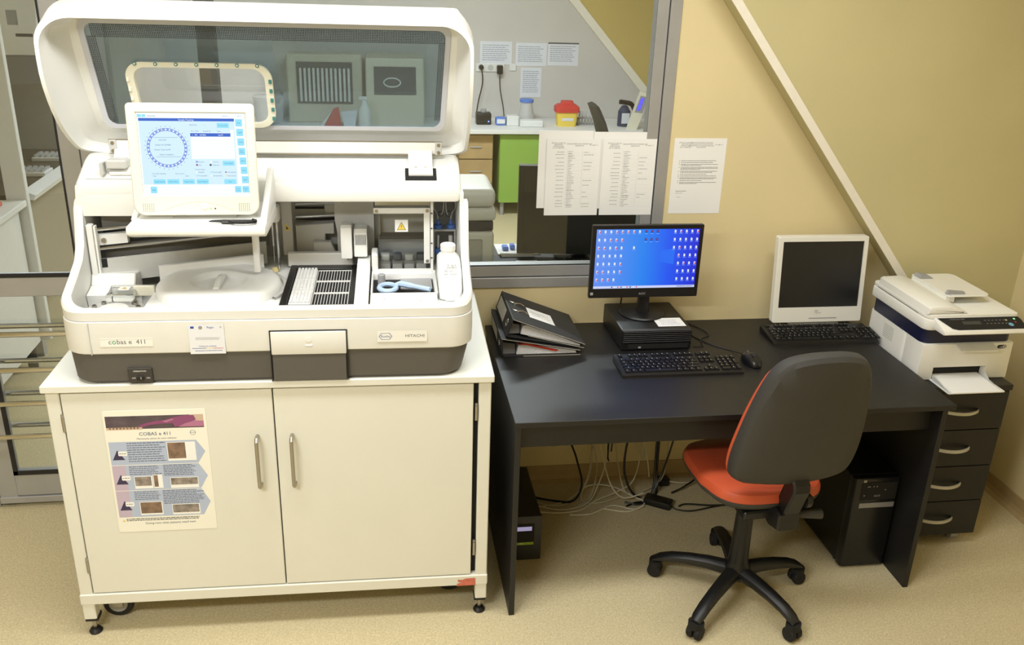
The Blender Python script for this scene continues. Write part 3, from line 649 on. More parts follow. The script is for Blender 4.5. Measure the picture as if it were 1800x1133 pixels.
# gantry rails behind the screen (they run slanting to the back)
def P3(t, off=0.0, z=1.2): return Vector((0.108+0.50*t, 0.268+0.19*t+off, z))
GA = MB().rings([[P3(0, 0, 1.135), P3(1, 0, 1.135), P3(1, 0, 1.212), P3(0, 0, 1.212)], [P3(0, 0.008, 1.135), P3(1, 0.008, 1.135), P3(1, 0.008, 1.212), P3(0, 0.008, 1.212)]], True, True, True, False).build('gantry_panel', M_inner, AN)
MB().tube([P3(0, 0.03, 1.238), P3(1.0, 0.03, 1.238)], 0.0055, 10).build('guide_rod', M_chrome, GA)
MB().tube([P3(0, 0.035, 1.298), P3(1.0, 0.035, 1.298)], 0.0055, 10).build('guide_rod', M_chrome, GA)
MB().rings([[P3(0.06, 0.045, 1.248), P3(1, 0.045, 1.248), P3(1, 0.045, 1.254), P3(0.06, 0.045, 1.254)], [P3(0.06, 0.05, 1.248), P3(1, 0.05, 1.248), P3(1, 0.05, 1.254), P3(0.06, 0.05, 1.254)]], True, True, True, False).build('toothed_belt', M_blackm, GA)
MB().rings([[P3(0.06, 0.045, 1.282), P3(1, 0.045, 1.282), P3(1, 0.045, 1.287), P3(0.06, 0.045, 1.287)], [P3(0.06, 0.05, 1.282), P3(1, 0.05, 1.282), P3(1, 0.05, 1.287), P3(0.06, 0.05, 1.287)]], True, True, True, False).build('toothed_belt', M_blackm, GA)
MB().rings([[P3(0.05, 0.06, 1.18), P3(1, 0.06, 1.18), P3(1, 0.06, 1.335), P3(0.05, 0.06, 1.335)], [P3(0.05, 0.066, 1.18), P3(1, 0.066, 1.18), P3(1, 0.066, 1.335), P3(0.05, 0.066, 1.335)]], True, True, True, False).build('gantry_back', mat('mechanism_dark', rgb(120, 118, 112), 0.5), GA)
MB().rings([[P3(0.02, 0.016, 1.252), P3(0.20, 0.016, 1.252), P3(0.20, 0.016, 1.284), P3(0.02, 0.016, 1.284)], [P3(0.02, 0.04, 1.252), P3(0.20, 0.04, 1.252), P3(0.20, 0.04, 1.284), P3(0.02, 0.04, 1.284)]], True, True, True, False).build('carriage', M_white, GA)
MB().lathe([(0.007, 0.292), (0.007, 0.3)], (0.145, 0, 1.268), 14, 'y').build('pulley', M_steel, GA)
MB().box(0.108, 0.126, 0.262, 0.285, 1.16, 1.325, 0.002, 1).box(0.128, 0.134, 0.266, 0.285, 1.16, 1.320).build('gantry_post', M_white, GA)
MB().rings([[P3(0.055, -0.001, 1.185), P3(0.085, -0.001, 1.185), P3(0.085, -0.001, 1.213), P3(0.055, -0.001, 1.213)], [P3(0.055, 0.001, 1.185), P3(0.085, 0.001, 1.185), P3(0.085, 0.001, 1.213), P3(0.055, 0.001, 1.213)]], True, True, True, False).build('panel_notch', M_blackm, GA)
# left well: rotor cover, small mechanisms
MB().prism([(0.33, 1.071), (0.33, 1.16), (0.265, 1.17), (0.245, 1.14), (0.245, 1.071)], 'x', 0.105, 0.235, 0.003, 1).build('well_block', M_white, AN)
MB().prism([(0.20, 1.071), (0.19, 1.125), (0.245, 1.138), (0.245, 1.071)], 'x', 0.106, 0.165).build('well_ramp', M_white, AN)
RM = MB().box(0.172, 0.250, 0.150, 0.222, 1.118, 1.142, 0.004, 1).build('clear_cover', M_clear, AN)
MB().box(0.178, 0.244, 0.156, 0.216, 1.10, 1.117, 0.002, 1).build('cover_core', M_inner, RM)
MB().box(0.200, 0.232, 0.188, 0.216, 1.1425, 1.1445).build('warning_label', M_paper, RM)
s = Sheet((0.207, 0.212, 1.1446), (1, 0, 0), (0, -1, 0), RM, 0.0003); s.n = Vector((0, 0, 1)); s.poly([(0, 0.018), (0.018, 0.018), (0.009, 0.003)], M_yel, 'warning_triangle'); s.poly([(0.006, 0.0145), (0.012, 0.0145), (0.009, 0.008)], M_ink, 'warning_symbol', 2); s.flush()
MB().prism(rrect(0.240, 0.302, 1.118, 1.150, 0.004, 3), 'y', 0.200, 0.215, 0.002, 1).build('sensor_head', M_cream, AN)
MB().box(0.215, 0.262, 0.205, 0.214, 1.071, 1.118, 0.002, 1).build('well_bracket', M_white, AN)
MB().box(0.232, 0.243, 0.2025, 0.205, 1.085, 1.115).build('well_slot', M_blackm, AN)
MB().lathe([(0.0, 0.0), (0.042, 0.0), (0.042, 0.010), (0.038, 0.013), (0.0, 0.013)], (0.208, 0.100, 1.1075), 28).build('rotor_cap', M_white, AN)
MB().lathe([(0.0, 0), (0.085, 0), (0.085, 0.036), (0.0, 0.036)], (0.205, 0.115, 1.0705), 36).build('incubator_rotor', M_inner, AN)
for k in range(12):
    a = 2*PI*k/12+0.2
    MB().lathe([(0.007, 0), (0.0075, 0.008), (0.0055, 0.0085), (0.005, 0.002)], (0.205+0.066*math.cos(a), 0.115+0.066*math.sin(a), 1.1066), 10).build('cup_holder', M_steel, AN)
# sample disk cover
DC = (0.492, 0.222)
dprof = [(0.0, 1.146), (0.060, 1.146), (0.070, 1.149), (0.083, 1.160), (0.090, 1.162), (0.165, 1.160), (0.178, 1.156), (0.185, 1.148), (0.187, 1.1285)]
DM = MB()
n = 56
def dclip(x, y): return (x, y)
DM.rings([[(DC[0]+r*math.cos(2*PI*i/n), DC[1]+r*math.sin(2*PI*i/n), z) for i in range(n)] for r, z in dprof[1:]])
DK = DM.build('disk_cover', M_white, AN, ang=50)
MB().prism([(0.150, 1.147), (0.160, 1.158), (0.215, 1.168), (0.25, 1.168), (0.285, 1.158), (0.292, 1.147)], 'x', 0.484, 0.502, 0.003, 2).build('disk_handle', M_white, DK)
MB().box(0.625, 0.642, 0.318, 0.325, 1.152, 1.158, 0.002, 1).build('disk_notch', M_white, DK)
MB().rings([[(0.298, 0.300, 1.129), (0.605, 0.402, 1.129), (0.605, 0.402, 1.185), (0.298, 0.300, 1.180)], [(0.293, 0.312, 1.129), (0.600, 0.414, 1.129), (0.600, 0.414, 1.185), (0.293, 0.312, 1.180)]], True, True, True, False).build('disk_back_lip', M_white, AN)
# dark seam ring next to the disk
MB().rings([[(DC[0]+r*math.cos(a), DC[1]+r*math.sin(a), 1.129+h) for a in [-0.5+1.7*i/20 for i in range(21)]] for r, h in ((0.194, 0.0005), (0.194, 0.008), (0.206, 0.008), (0.206, 0.0005))], False, False, False).build('disk_edge', M_inner, AN)
# sample probe
PR = MB().prism(rrect(0.636, 0.666, 0.370, 0.420, 0.012, 4), 'z', 1.300, 1.352, 0.006, 2).build('probe_head', M_white, AN)
MB().tube([(0.655, 0.395, 1.30), (0.655, 0.395, 1.130)], 0.0042, 10).build('probe_shaft', M_chrome, PR)
MB().tube([(0.642, 0.385, 1.30), (0.642, 0.385, 1.22)], 0.0025, 8).tube([(0.642, 0.385, 1.22), (0.642, 0.385, 1.14)], 0.0008, 6).build('probe_needle', M_chrome, PR)
MB().lathe([(0.011, 0), (0.013, 0.004), (0.009, 0.014), (0.006, 0.016)], (0.640, 0.388, 1.129), 14).build('rinse_cup', mat('amber_plastic', rgb(222, 206, 150), 0.4), PR)
MB().box(0.662, 0.695, 0.475, 0.50, 1.16, 1.40).build('probe_column', M_inner, AN)
s = Sheet((0.668, 0.4748, 1.275), (1, 0, 0), (0, 0, -1), AN, 0.0003); s.poly([(0, 0.03), (0.022, 0.03), (0.006, 0.004)], M_yel, 'warning_triangle'); s.poly([(0.006, 0.026), (0.014, 0.026), (0.008, 0.013)], M_ink, 'warning_symbol', 2); s.flush()
# back mechanics in the middle
MB().prism([(0.702, 1.13), (0.702, 1.255), (0.83, 1.262), (0.83, 1.225), (0.80, 1.225), (0.80, 1.13)], 'y', 0.50, 0.545, 0.002, 1).build('mechanism_block', M_inner, AN)
MB().prism([(0.760, 1.13), (0.760, 1.205), (0.82, 1.205), (0.85, 1.13)], 'y', 0.470, 0.497, 0.003, 1).build('mechanism_cover', M_inner, AN)
MB().tube([(0.70, 0.535, 1.318), (0.84, 0.535, 1.325)], 0.006, 8).build('cross_rod', M_chrome, AN)
MB().tube([(0.70, 0.530, 1.275), (0.84, 0.530, 1.282)], 0.006, 8).build('cross_rod', M_chrome, AN)
MB().box(0.70, 0.84, 0.545, 0.552, 1.262, 1.272).box(0.70, 0.84, 0.545, 0.552, 1.300, 1.306).build('cross_belt', M_blackm, AN)
MB().lathe([(0.03, 0.540), (0.03, 0.550)], (0.828, 0, 1.305), 24, 'y').build('pulley_wheel', M_inner, AN)
MB().prism([(0.842, 1.13), (0.842, 1.24), (0.835, 1.28), (0.835, 1.40), (0.965, 1.40), (0.965, 1.13), (0.88, 1.13)], 'y', 0.475, 0.56).build('tower_housing', M_inner, AN)
for (x, z) in ((0.862, 1.345), (0.862, 1.24)): MB().lathe([(0.0055, 0.472), (0.0055, 0.475)], (x, 0, z), 10, 'y').build('screw', M_steel, AN)
MB().box(0.868, 0.93, 0.468, 0.4755, 1.372, 1.390).build('tower_slot', M_blackm, AN)
MB().box(0.966, 0.985, 0.52, 0.556, 1.20, 1.40).build('tower_edge', M_inner, AN)
# rack tray: black frame, bar, columns
RF = MB()
RF.box(0.690, 0.712, 0.028, 0.425, 1.129, 1.140, 0.002, 1).box(0.893, 0.909, 0.028, 0.425, 1.129, 1.140, 0.002, 1).box(0.712, 0.893, 0.028, 0.052, 1.129, 1.140, 0.002, 1).box(0.712, 0.893, 0.385, 0.425, 1.129, 1.140, 0.002, 1).box(0.712, 0.893, 0.05, 0.386, 1.1285, 1.131)
RFo = RF.build('rack_frame', M_black, AN)
MB().box(0.680, 0.893, 0.425, 0.452, 1.134, 1.180, 0.003, 1).build('gripper_bar', M_white, AN)
MB().lathe([(0.004, 0.4235), (0.004, 0.425)], (0.878, 0, 1.160), 10, 'y').build('screw', M_steel, AN)
MB().prism([(0.36, 1.182), (0.36, 1.285), (0.372, 1.292), (0.44, 1.285), (0.44, 1.182)], 'x', 0.859, 0.895, 0.004, 2).build('gripper_arm', M_white, AN)
GH = MB().prism([(0.37, 1.185), (0.375, 1.262), (0.385, 1.275), (0.46, 1.270), (0.46, 1.185)], 'x', 0.9005, 0.944, 0.004, 2).build('gripper_head', M_white, AN)
for k in range(9): MB().prism([(0.3705, 1.225), (0.3735, 1.258), (0.3765, 1.258), (0.3745, 1.225)], 'x', 0.906+k*0.004, 0.9075+k*0.004).build('vent_slot', M_ink, GH)
MB().prism([(0.008, 1.129), (0.008, 1.150), (0.014, 1.154), (0.41, 1.178), (0.41, 1.129)], 'x', 0.911, 0.953, 0.003, 2).build('gripper_track', M_white, AN)
MB().box(0.9095, 0.9105, 0.03, 0.42, 1.129, 1.15).box(0.9535, 0.9555, 0.004, 0.40, 1.129, 1.142).build('track_gap', M_blackm, AN)
MB().box(0.958, 0.978, 0.325, 0.405, 1.129, 1.205, 0.003, 1).build('side_block', M_white, AN)
# tip and cup trays
def tray(full, y0, y1, lab):
    if full:
        x0, x1 = 0.716, 0.781
        t = thing('tip_tray', lab, 'tip tray', ((x0+x1)/2, (y0+y1)/2, 1.1312), frame=CAB)
        MB().box(x0, x1, y0, y1, 1.1312, 1.140, 0.002, 1).build('tray_body', M_white, t)
        tp = MB()
        for i in range(6):
            for j in range(9): tp.lathe([(0.0036, 0), (0.0042, 0.006), (0.003, 0.0062)], (x0+0.0065+i*0.0105, y0+0.007+j*(y1-y0-0.014)/8, 1.140), 8)
        o = tp.build('pipette_tips', M_hdpe, t); o['kind'] = 'stuff'
    else:
        x0, x1 = 0.783, 0.891
        t = thing('tip_tray', lab, 'tip tray', ((x0+x1)/2, (y0+y1)/2, 1.1312), frame=CAB)
        MB().box(x0, x1, y0, y0+0.003, 1.1312, 1.1355).box(x0, x1, y1-0.003, y1, 1.1312, 1.1355).box(x0, x1, y0, y1, 1.1312, 1.1325).build('tray_body', M_white, t)
        MB().box(x0+0.001, x1-0.001, y0+0.0034, y1-0.0034, 1.1326, 1.1332).build('tray_well', M_blackm, t)
        for i in range(13): MB().box(x0+i*0.0088, x0+i*0.0088+0.0013, y0+0.0032, y1-0.0032, 1.1333, 1.1352).build('divider', M_white, t)
rows = ((0.056, 0.160, 'front'), (0.164, 0.270, 'middle'), (0.274, 0.380, 'back'))
for y0, y1, nm in rows:
    tray(True, y0, y1, 'white tray filled with pipette tips, %s row of the black rack' % nm)
    tray(False, y0, y1, 'emptied tray with black slots, %s row of the black rack' % nm)
# right bay: open compartment, front screws
CP = MB()
CP.box(0.958, 1.160, 0.022, 0.118, 1.129, 1.150, 0.003, 1).box(1.155, 1.165, 0.118, 0.33, 1.129, 1.150, 0.002, 1).box(0.958, 0.963, 0.118, 0.33, 1.129, 1.150).box(0.963, 1.155, 0.300, 0.345, 1.129, 1.152, 0.003, 1)
CP.build('compartment_rim', M_white, AN)
MB().box(0.963, 1.155, 0.297, 0.2995, 1.1285, 1.149).build('compartment_wall', M_paper, AN)
MB().box(0.964, 1.154, 0.119, 0.296, 1.1284, 1.1294).build('compartment_floor', M_blackm, AN)
MB().box(1.05, 1.15, 0.20, 0.296, 1.1296, 1.133).build('compartment_pad', M_pgrey, AN)
for (x, y) in ((1.00, 0.06), (1.10, 0.062), (1.108, 0.042)): MB().lathe([(0.003, 0), (0.003, 0.0015)], (x, y, 1.150), 8).build('screw', M_inner, AN)
# cups behind the clear door
for i in range(4):
    x = 1.002+i*0.0395
    t = thing('reagent_bottle', ('white capped reagent bottle at the end near the gripper head', 'dark capped reagent bottle between two white capped ones', 'white capped reagent bottle between two dark capped ones', 'dark capped reagent bottle at the end near the white jug')[i], 'bottle', (x, 0.42, 1.1285), frame=CAB, group='reagent bottles behind the clear flap')
    MB().prism(rrect(x-0.017, x+0.017, 0.375, 0.445, 0.006, 3), 'z', 1.1285, 1.158, 0.004, 2).build('bottle_body', M_frost, t)
    MB().prism(rrect(x-0.015, x+0.015, 0.405, 0.440, 0.008, 3), 'z', 1.1582, 1.180, 0.004, 2).build('cap', M_white if i in (0, 2) else mat('cap_grey', rgb(120, 120, 122), 0.5), t)
# clear door
DF = MB().prism([(0.968, 1.340), (0.968, 1.358), (1.148, 1.358), (1.148, 1.172), (1.128, 1.172), (1.128, 1.340)], 'y', 0.332, 0.340, 0.002, 1).build('clear_flap_frame', M_white, AN)
MB().box(0.980, 1.130, 0.3425, 0.346, 1.172, 1.345).build('clear_flap', M_clear, DF)
for (x, z) in ((0.977, 1.349), (1.139, 1.350), (1.139, 1.181)): MB().lathe([(0.0055, 0.3295), (0.0055, 0.332)], (x, 0, z), 12, 'y').build('screw', M_steel, DF)
MB().box(1.035, 1.077, 0.3395, 0.3420, 1.278, 1.318).build('warning_label', M_paper, DF)
s = Sheet((1.041, 0.3392, 1.314), (1, 0, 0), (0, 0, -1), DF, 0.0003); s.poly([(0, 0.030), (0.030, 0.030), (0.015, 0.003)], M_ink, 'warning_edge'); s.poly([(0.0025, 0.0285), (0.0275, 0.0285), (0.015, 0.006)], M_yel, 'warning_triangle', 2); s.rect(0.0143, 0.013, 0.0157, 0.022, M_ink, 'warning_symbol', 3); s.rect(0.0143, 0.0235, 0.0157, 0.0255, M_ink, 'warning_symbol', 3); s.flush()
MB().box(0.972, 1.150, 0.36, 0.37, 1.36, 1.392, 0.002, 1).build('flap_header', M_cream, AN)
MB().box(0.980, 1.150, 0.548, 0.559, 1.13, 1.40).build('bay_back', M_inner, AN)
MB().box(0.982, 1.148, 0.50, 0.548, 1.205, 1.216).build('bay_shelf', M_ink, AN)
MB().box(1.150, 1.158, 0.33, 0.56, 1.13, 1.395).build('bay_wall', M_white, AN)
for z in (1.19, 1.24, 1.29, 1.34): MB().box(1.150, 1.156, 0.3285, 0.330, z, z+0.004).build('hinge_pin', M_ink, AN)
# syringe bay on the right
SY = MB().box(1.163, 1.238, 0.44, 0.50, 1.250, 1.256).box(1.163, 1.167, 0.44, 0.47, 1.15, 1.25).box(1.234, 1.238, 0.44, 0.47, 1.15, 1.25).build('syringe_bracket', M_inner, AN)
for x in (1.180, 1.222):
    MB().lathe([(0.014, 0), (0.014, 0.013), (0.006, 0.014), (0.006, 0.028), (0.002, 0.03)], (x, 0.455, 1.2565), 14).build('luer_cap', M_blue, SY)
    MB().lathe([(0.012, 0), (0.013, 0.02), (0.012, 0.022)], (x, 0.455, 1.165), 14).build('luer_cap', M_blue if x < 1.2 else M_teal, SY)
    MB().cyl((x, 0.455, 1.187), 0.0035 if x < 1.2 else 0.007, 0.045, 10).build('plunger', M_white, SY)
    sg = 1 if x > 1.2 else -1
    MB().tube(spline([(x, 0.455, 1.286), (x+sg*0.004, 0.452, 1.31), (x+sg*0.016, 0.45, 1.33), (x+sg*0.012, 0.452, 1.36), (x, 0.46, 1.37)], 6), 0.002, 6).build('tubing', M_frost, SY)
    MB().tube([(x+sg*0.004-0.012*sg+0.009*math.cos(a), 0.450, 1.308+0.009*math.sin(a)) for a in [2*PI*k/14 for k in range(14)]], 0.0014, 6, closed=True).build('tubing', M_ink, SY)
MB().tube(spline([(1.195, 0.45, 1.385), (1.198, 0.448, 1.35), (1.196, 0.448, 1.32), (1.19, 0.45, 1.305)], 6), 0.002, 6).build('tubing', M_frost, SY)
MB().tube(spline([(1.207, 0.45, 1.385), (1.205, 0.448, 1.35), (1.207, 0.448, 1.32), (1.212, 0.45, 1.305)], 6), 0.002, 6).build('tubing', M_frost, SY)
MB().lathe([(0.009, 0.44), (0.009, 0.46)], (1.201, 0, 1.385), 12, 'y').build('tube_clamp', M_ink, SY)
# big wash bottle
WB = thing('wash_bottle', 'white plastic jug with handwritten label standing in the analyzer right corner', 'bottle', (1.206, 0.18, 1.1285), frame=CAB)
def jl(x0, x1, y0, y1, z, r=0.016): return [(x, y, z) for x, y in rrect(x0, x1, y0, y1, r, 4)]
MB().rings([jl(1.171, 1.2385, 0.100, 0.265, 1.1285), jl(1.168, 1.239, 0.095, 0.268, 1.133), jl(1.166, 1.239, 0.100, 0.268, 1.162), jl(1.1655, 1.239, 0.132, 0.268, 1.198), jl(1.166, 1.237, 0.172, 0.266, 1.226), jl(1.172, 1.228, 0.195, 0.260, 1.236, 0.02), jl(1.178, 1.222, 0.205, 0.250, 1.243, 0.02), jl(1.178, 1.222, 0.205, 0.250, 1.252, 0.02)], ).build('jug', M_hdpe, WB)
MB().rings([jl(1.176, 1.224, 0.203, 0.252, 1.2525, 0.022), jl(1.176, 1.224, 0.203, 0.252, 1.268, 0.022), jl(1.179, 1.221, 0.206, 0.249, 1.271, 0.02)]).build('cap', M_hdpe, WB)
MB().box(1.185, 1.232, 0.088, 0.096, 1.1290, 1.158, 0.003, 1).build('foot_rib', M_hdpe, WB)
nv = Vector((0, 0.035, 0.036)).normalized()
s = Sheet(Vector((1.172, 0.166, 1.2240))+Vector((0, -0.003, 0.003)), (1, 0, 0), -Vector((0, 0.036, 0.029)), WB, 0.0005)
M_mark = mat('marker_black', rgb(40, 40, 46), 0.6)
s.text('3L apa', 0.018, 0.010, 0.0115, M_mark, 'handwriting', shear=0.4); s.text('distilata', 0.018, 0.019, 0.0105, M_mark, 'handwriting', shear=0.4)
s.text('30 ml', 0.010, 0.032, 0.0115, M_mark, 'handwriting', shear=0.4); s.text('sys  wash', 0.010, 0.042, 0.0105, M_mark, 'handwriting', shear=0.4); s.flush()
# pale blue tool in the compartment
TL = thing('cap_tool', 'pale blue plastic ring-ended tool lying in the open analyzer compartment', 'tool', (1.05, 0.18, 1.1335), frame=CAB)
MB().tube([(1.010+0.026*math.cos(a), 0.165+0.032*math.sin(a), 1.149) for a in [2*PI*k/24 for k in range(24)]], 0.008, 8, closed=True).build('ring', M_lblue, TL)
MB().tube(spline([(1.034, 0.176, 1.150), (1.048, 0.182, 1.155), (1.09, 0.160, 1.154), (1.14, 0.132, 1.153)], 6), [0.008]*6+[0.010]*6+[0.008]*7, 8).build('grip', M_lblue, TL)
MB().lathe([(0.012, 0), (0.012, 0.035), (0.010, 0.037)], (0.990, 0.245, 1.1296), 14).build('post', M_pgrey, TL)

# stickers and marks on the front
s = Sheet((0.190, -0.0036, 1.066), (1, 0, 0), (0, 0, -1), AN, 0.0003)
s.rect(0, 0, 0.146, 0.028, mat('badge_cream', rgb(234, 233, 226), 0.35), 'name_badge')
M_gtx = mat('badge_grey', rgb(96, 98, 104), 0.5); M_gcol = mat('badge_green', rgb(58, 160, 110), 0.5)
s.text('c', 0.0225, 0.0195, 0.0205, M_gtx, 'badge_lettering'); s.circ(0.0385, 0.0146, 0.0034, 0.0054, M_gcol, 'badge_ring', 2, 20); s.text('bas e', 0.0455, 0.0195, 0.0205, M_gtx, 'badge_lettering'); s.text('411', 0.099, 0.0195, 0.0195, M_gtx, 'badge_lettering'); s.flush()
s = Sheet((0.438, -0.0046, 1.103), (1, 0, 0), (0, 0, -1), AN, 0.0003)
s.rect(0, 0, 0.100, 0.092, mat('label_bluish', rgb(226, 228, 232), 0.4), 'funding_label')
M_eu = mat('eu_blue', rgb(48, 72, 160), 0.5); s.rect(0.006, 0.005, 0.016, 0.012, M_eu, 'label_flag', 2); s.disc(0.034, 0.0095, 0.005, M_eu, 'label_emblem', 2); s.circ(0.034, 0.0095, 0.0015, 0.003, M_yel, 'label_emblem', 3, 10)
s.text('Regio', 0.052, 0.0115, 0.0088, M_eu, 'label_lettering'); s.circ(0.091, 0.008, 0.0015, 0.003, M_inkl, 'label_emblem', 2, 8)
s.para(0.018, 0.040, 0.088, 3, 0.003, 0.0011, M_inkl, 'label_fine_print', 2, 0.1); s.text('Chitatorie medicala', 0.05, 0.0695, 0.0062, M_eu, 'label_lettering', 'CENTER')
s.rect(0.006, 0.0735, 0.045, 0.0748, M_eu, 'label_rule', 2); s.rect(0.045, 0.0735, 0.066, 0.0748, M_yel, 'label_rule', 2); s.rect(0.066, 0.0735, 0.094, 0.0748, M_red, 'label_rule', 2); s.line(0.014, 0.081, 0.09, 0.0016, M_eu, 'label_fine_print', 2); s.flush()
s = Sheet((0.978, -0.0046, 1.074), (1, 0, 0), (0, 0, -1), AN, 0.0003)
s.rect(0, 0, 0.148, 0.036, MATS['badge_cream'], 'maker_badge'); M_rb = mat('maker_blue', rgb(70, 104, 168), 0.5)
hx = lambda k: [(0.024+k*0.020*a, 0.018+k*0.0105*b) for a, b in ((-1, 0), (-0.6, -1), (0.6, -1), (1, 0), (0.6, 1), (-0.6, 1))]
for a, b, c, d in zip(hx(1), hx(1)[1:]+hx(1)[:1], hx(0.9)[1:]+hx(0.9)[:1], hx(0.9)): s.poly([a, b, c, d], M_rb, 'maker_hexagon', 2)
s.text('Roche', 0.024, 0.0215, 0.0105, M_rb, 'maker_lettering', 'CENTER', sx=1.05); s.text('HITACHI', 0.082, 0.0215, 0.0128, M_gtx, 'maker_lettering', sx=1.15); s.flush()
# power switch
MB().box(0.254, 0.322, -0.0025, 0.006, 0.922, 0.968, 0.001, 1).build('switch_plate', mat('switch_plate_dark', rgb(56, 53, 50), 0.5), AN)
MB().box(0.278, 0.298, -0.006, -0.0024, 0.930, 0.944, 0.001, 1).build('rocker_switch', M_black, AN)
s = Sheet((0.254, -0.0028, 0.968), (1, 0, 0), (0, 0, -1), AN, 0.0003); s.text('OPERATION', 0.034, 0.011, 0.0066, M_paper, 'switch_lettering', 'CENTER'); s.text('OFF', 0.010, 0.033, 0.0064, M_paper, 'switch_lettering'); s.text('ON', 0.051, 0.033, 0.0064, M_paper, 'switch_lettering'); s.rect(0.036, 0.027, 0.0372, 0.033, M_paper, 'switch_mark', 14); s.flush()

# ------------------------------------------------------------------ desk
HD_ = 0.753
DXL, DXR, DYF = 0.214, 1.732, -0.860
dsk = thing('office_desk', 'black wooden desk with panel legs under the yellow wall', 'desk', ((DXL+DXR)/2, -0.44, 0))
MB().box(DXL, DXR, DYF, -0.035, HD_-0.020, HD_, 0.0015, 1).build('desktop', M_desk, dsk)
MB().box(DXL+0.003, DXL+0.022, DYF+0.004, -0.06, 0.0, HD_-0.020, 0.001, 1).build('side_panel', M_desk, dsk)
MB().box(1.688, 1.707, DYF+0.004, -0.06, 0.0, HD_-0.020, 0.001, 1).build('side_panel', M_desk, dsk)
MB().box(DXL+0.022, 1.688, -0.800, -0.782, 0.630, HD_-0.020, 0.001, 1).build('front_apron', M_desk, dsk)

# binders
M_bind = mat('binder_black', rgb(40, 40, 41), 0.6, bump=0.3, bscale=600); M_pages = mat('page_block', rgb(222, 222, 224), 0.8, var=0.12, vscale=300)
M_redsh = mat('red_divider', rgb(206, 62, 38), 0.6); M_edge = mat('board_edge', rgb(196, 188, 168), 0.8)
def binder(label, y0, y1, sb, st, ct, cb, red, lab):
    """section in x,z: sb spine bottom, st spine top, ct cover end top, cb cover end bottom"""
    t = thing('ring_binder', label, 'binder', ((sb[0]+cb[0])/2, (y0+y1)/2, min(sb[1], cb[1])))
    th = 0.003
    def slab(a, b, up_, nm, m=M_bind, ya=y0, yb=y1):
        return MB().prism([a, b, (b[0]+up_[0], b[1]+up_[1]), (a[0]+up_[0], a[1]+up_[1])], 'y', ya, yb).build(nm, m, t)
    tc_ = slab((st[0], st[1]-th), (ct[0], ct[1]-th), (0, th), 'top_cover')
    slab((sb[0], sb[1]), (cb[0], cb[1]), (0, th), 'bottom_cover')
    sp = slab((sb[0], sb[1]), (st[0], st[1]), (0.005, 0.0), 'spine')
    # spine label, finger ring
    def onsp(y, f): return Vector((sb[0]+(st[0]-sb[0])*f-0.0012, y, sb[1]+(st[1]-sb[1])*f))
    ym = (y0+y1)/2
    MB().add([onsp(y0+0.12, 0.15), onsp(y1-0.02, 0.15), onsp(y1-0.02, 0.85), onsp(y0+0.12, 0.85)], [(0, 1, 2, 3)]).build('spine_label', mat('spine_label_grey', rgb(196, 192, 180), 0.7), t)
    MB().tube([onsp(y0+0.055+0.012*math.cos(a), 0.5+0.18*math.sin(a)) for a in [2*PI*k/14 for k in range(14)]], 0.0018, 6, closed=True).build('finger_ring', M_chrome, t)
    # page block
    pg = [(sb[0]+0.055, sb[1]+th+0.002), (cb[0]-0.012, cb[1]+th+0.0015), (ct[0]-0.016, ct[1]-th-0.003), (sb[0]+0.085, st[1]-0.026), (sb[0]+0.062, st[1]-0.032)]
    MB().prism(pg, 'y', y0+0.012, y1-0.012).build('page_block', M_pages, t)
    MB().prism([(sb[0]+0.006, sb[1]+th+0.001), (sb[0]+0.052, sb[1]+th-0.002+0.004), (sb[0]+0.050, st[1]-0.03), (sb[0]+0.03, st[1]-0.026), (st[0]+0.004, st[1]-0.02)], 'y', y0+0.02, y1-0.02).build('arch_cavity', mat('cavity_grey', rgb(120, 120, 122), 0.6), t)
    for yy in (ym-0.04, ym+0.04): MB().tube(spline([(sb[0]+0.05, yy, sb[1]+0.01), (sb[0]+0.05, yy, st[1]-0.02), (sb[0]+0.075, yy, st[1]-0.012), (sb[0]+0.095, yy, st[1]-0.024)], 4), 0.0018, 6).build('arch_ring', M_chrome, t)
    MB().tube([(st[0]+0.002, y0, st[1]-0.001), (ct[0], y0, ct[1]-0.001)], 0.0009, 5).tube([(cb[0], y0, cb[1]+0.0015), (sb[0]+0.08, y0, sb[1]+0.0015)], 0.0009, 5).build('board_edge', M_edge, t)
    if red:
        MB().prism([(sb[0]+0.062, st[1]-0.028), (sb[0]+0.085, st[1]-0.022), (ct[0]-0.08, ct[1]-0.001), (ct[0]-0.09, ct[1]-0.006), (sb[0]+0.09, st[1]-0.030)], 'y', y0+0.008, y1-0.012).build('red_divider', M_redsh, t)
    if lab:
        d = Vector((ct[0]-st[0], 0, ct[1]-st[1])).normalized(); o = Vector((st[0], y1, st[1]+0.0006))
        s = Sheet(o+d*0.085+Vector((0, -0.105, 0)), d, (0, -1, 0), t, 0.0003); s.n = Vector((-d.z, 0, d.x))
        s.rect(0, 0, 0.105, 0.105, M_paper, 'cover_label', 1); s.text('REGISTRU', 0.012, 0.045, 0.017, M_inkl, 'label_lettering', l=2); s.text('TIMPI 1 / 24', 0.012, 0.072, 0.016, M_inkl, 'label_lettering', l=2); s.flush()
        for dy in (0.10, 0.185):
            p = o+d*0.035+Vector((0, -dy, 0.0008))
            MB().tube([p+d*(0.017*math.cos(a))+Vector((0, 0.0045*math.sin(a), 0)) for a in [2*PI*k/16 for k in range(16)]], 0.0014, 6, closed=True).build('eyelet', M_chrome, t)
    return t
binder('black lever arch binder with red divider lying flat under another binder', -0.352, -0.045, (0.240, 0.7535), (0.236, 0.826), (0.532, 0.7735), (0.534, 0.7535), True, False)
binder('black lever arch binder with white cover label resting slanted on another binder', -0.342, -0.04, (0.255, 0.830), (0.277, 0.898), (0.552, 0.792), (0.548, 0.776), False, True)

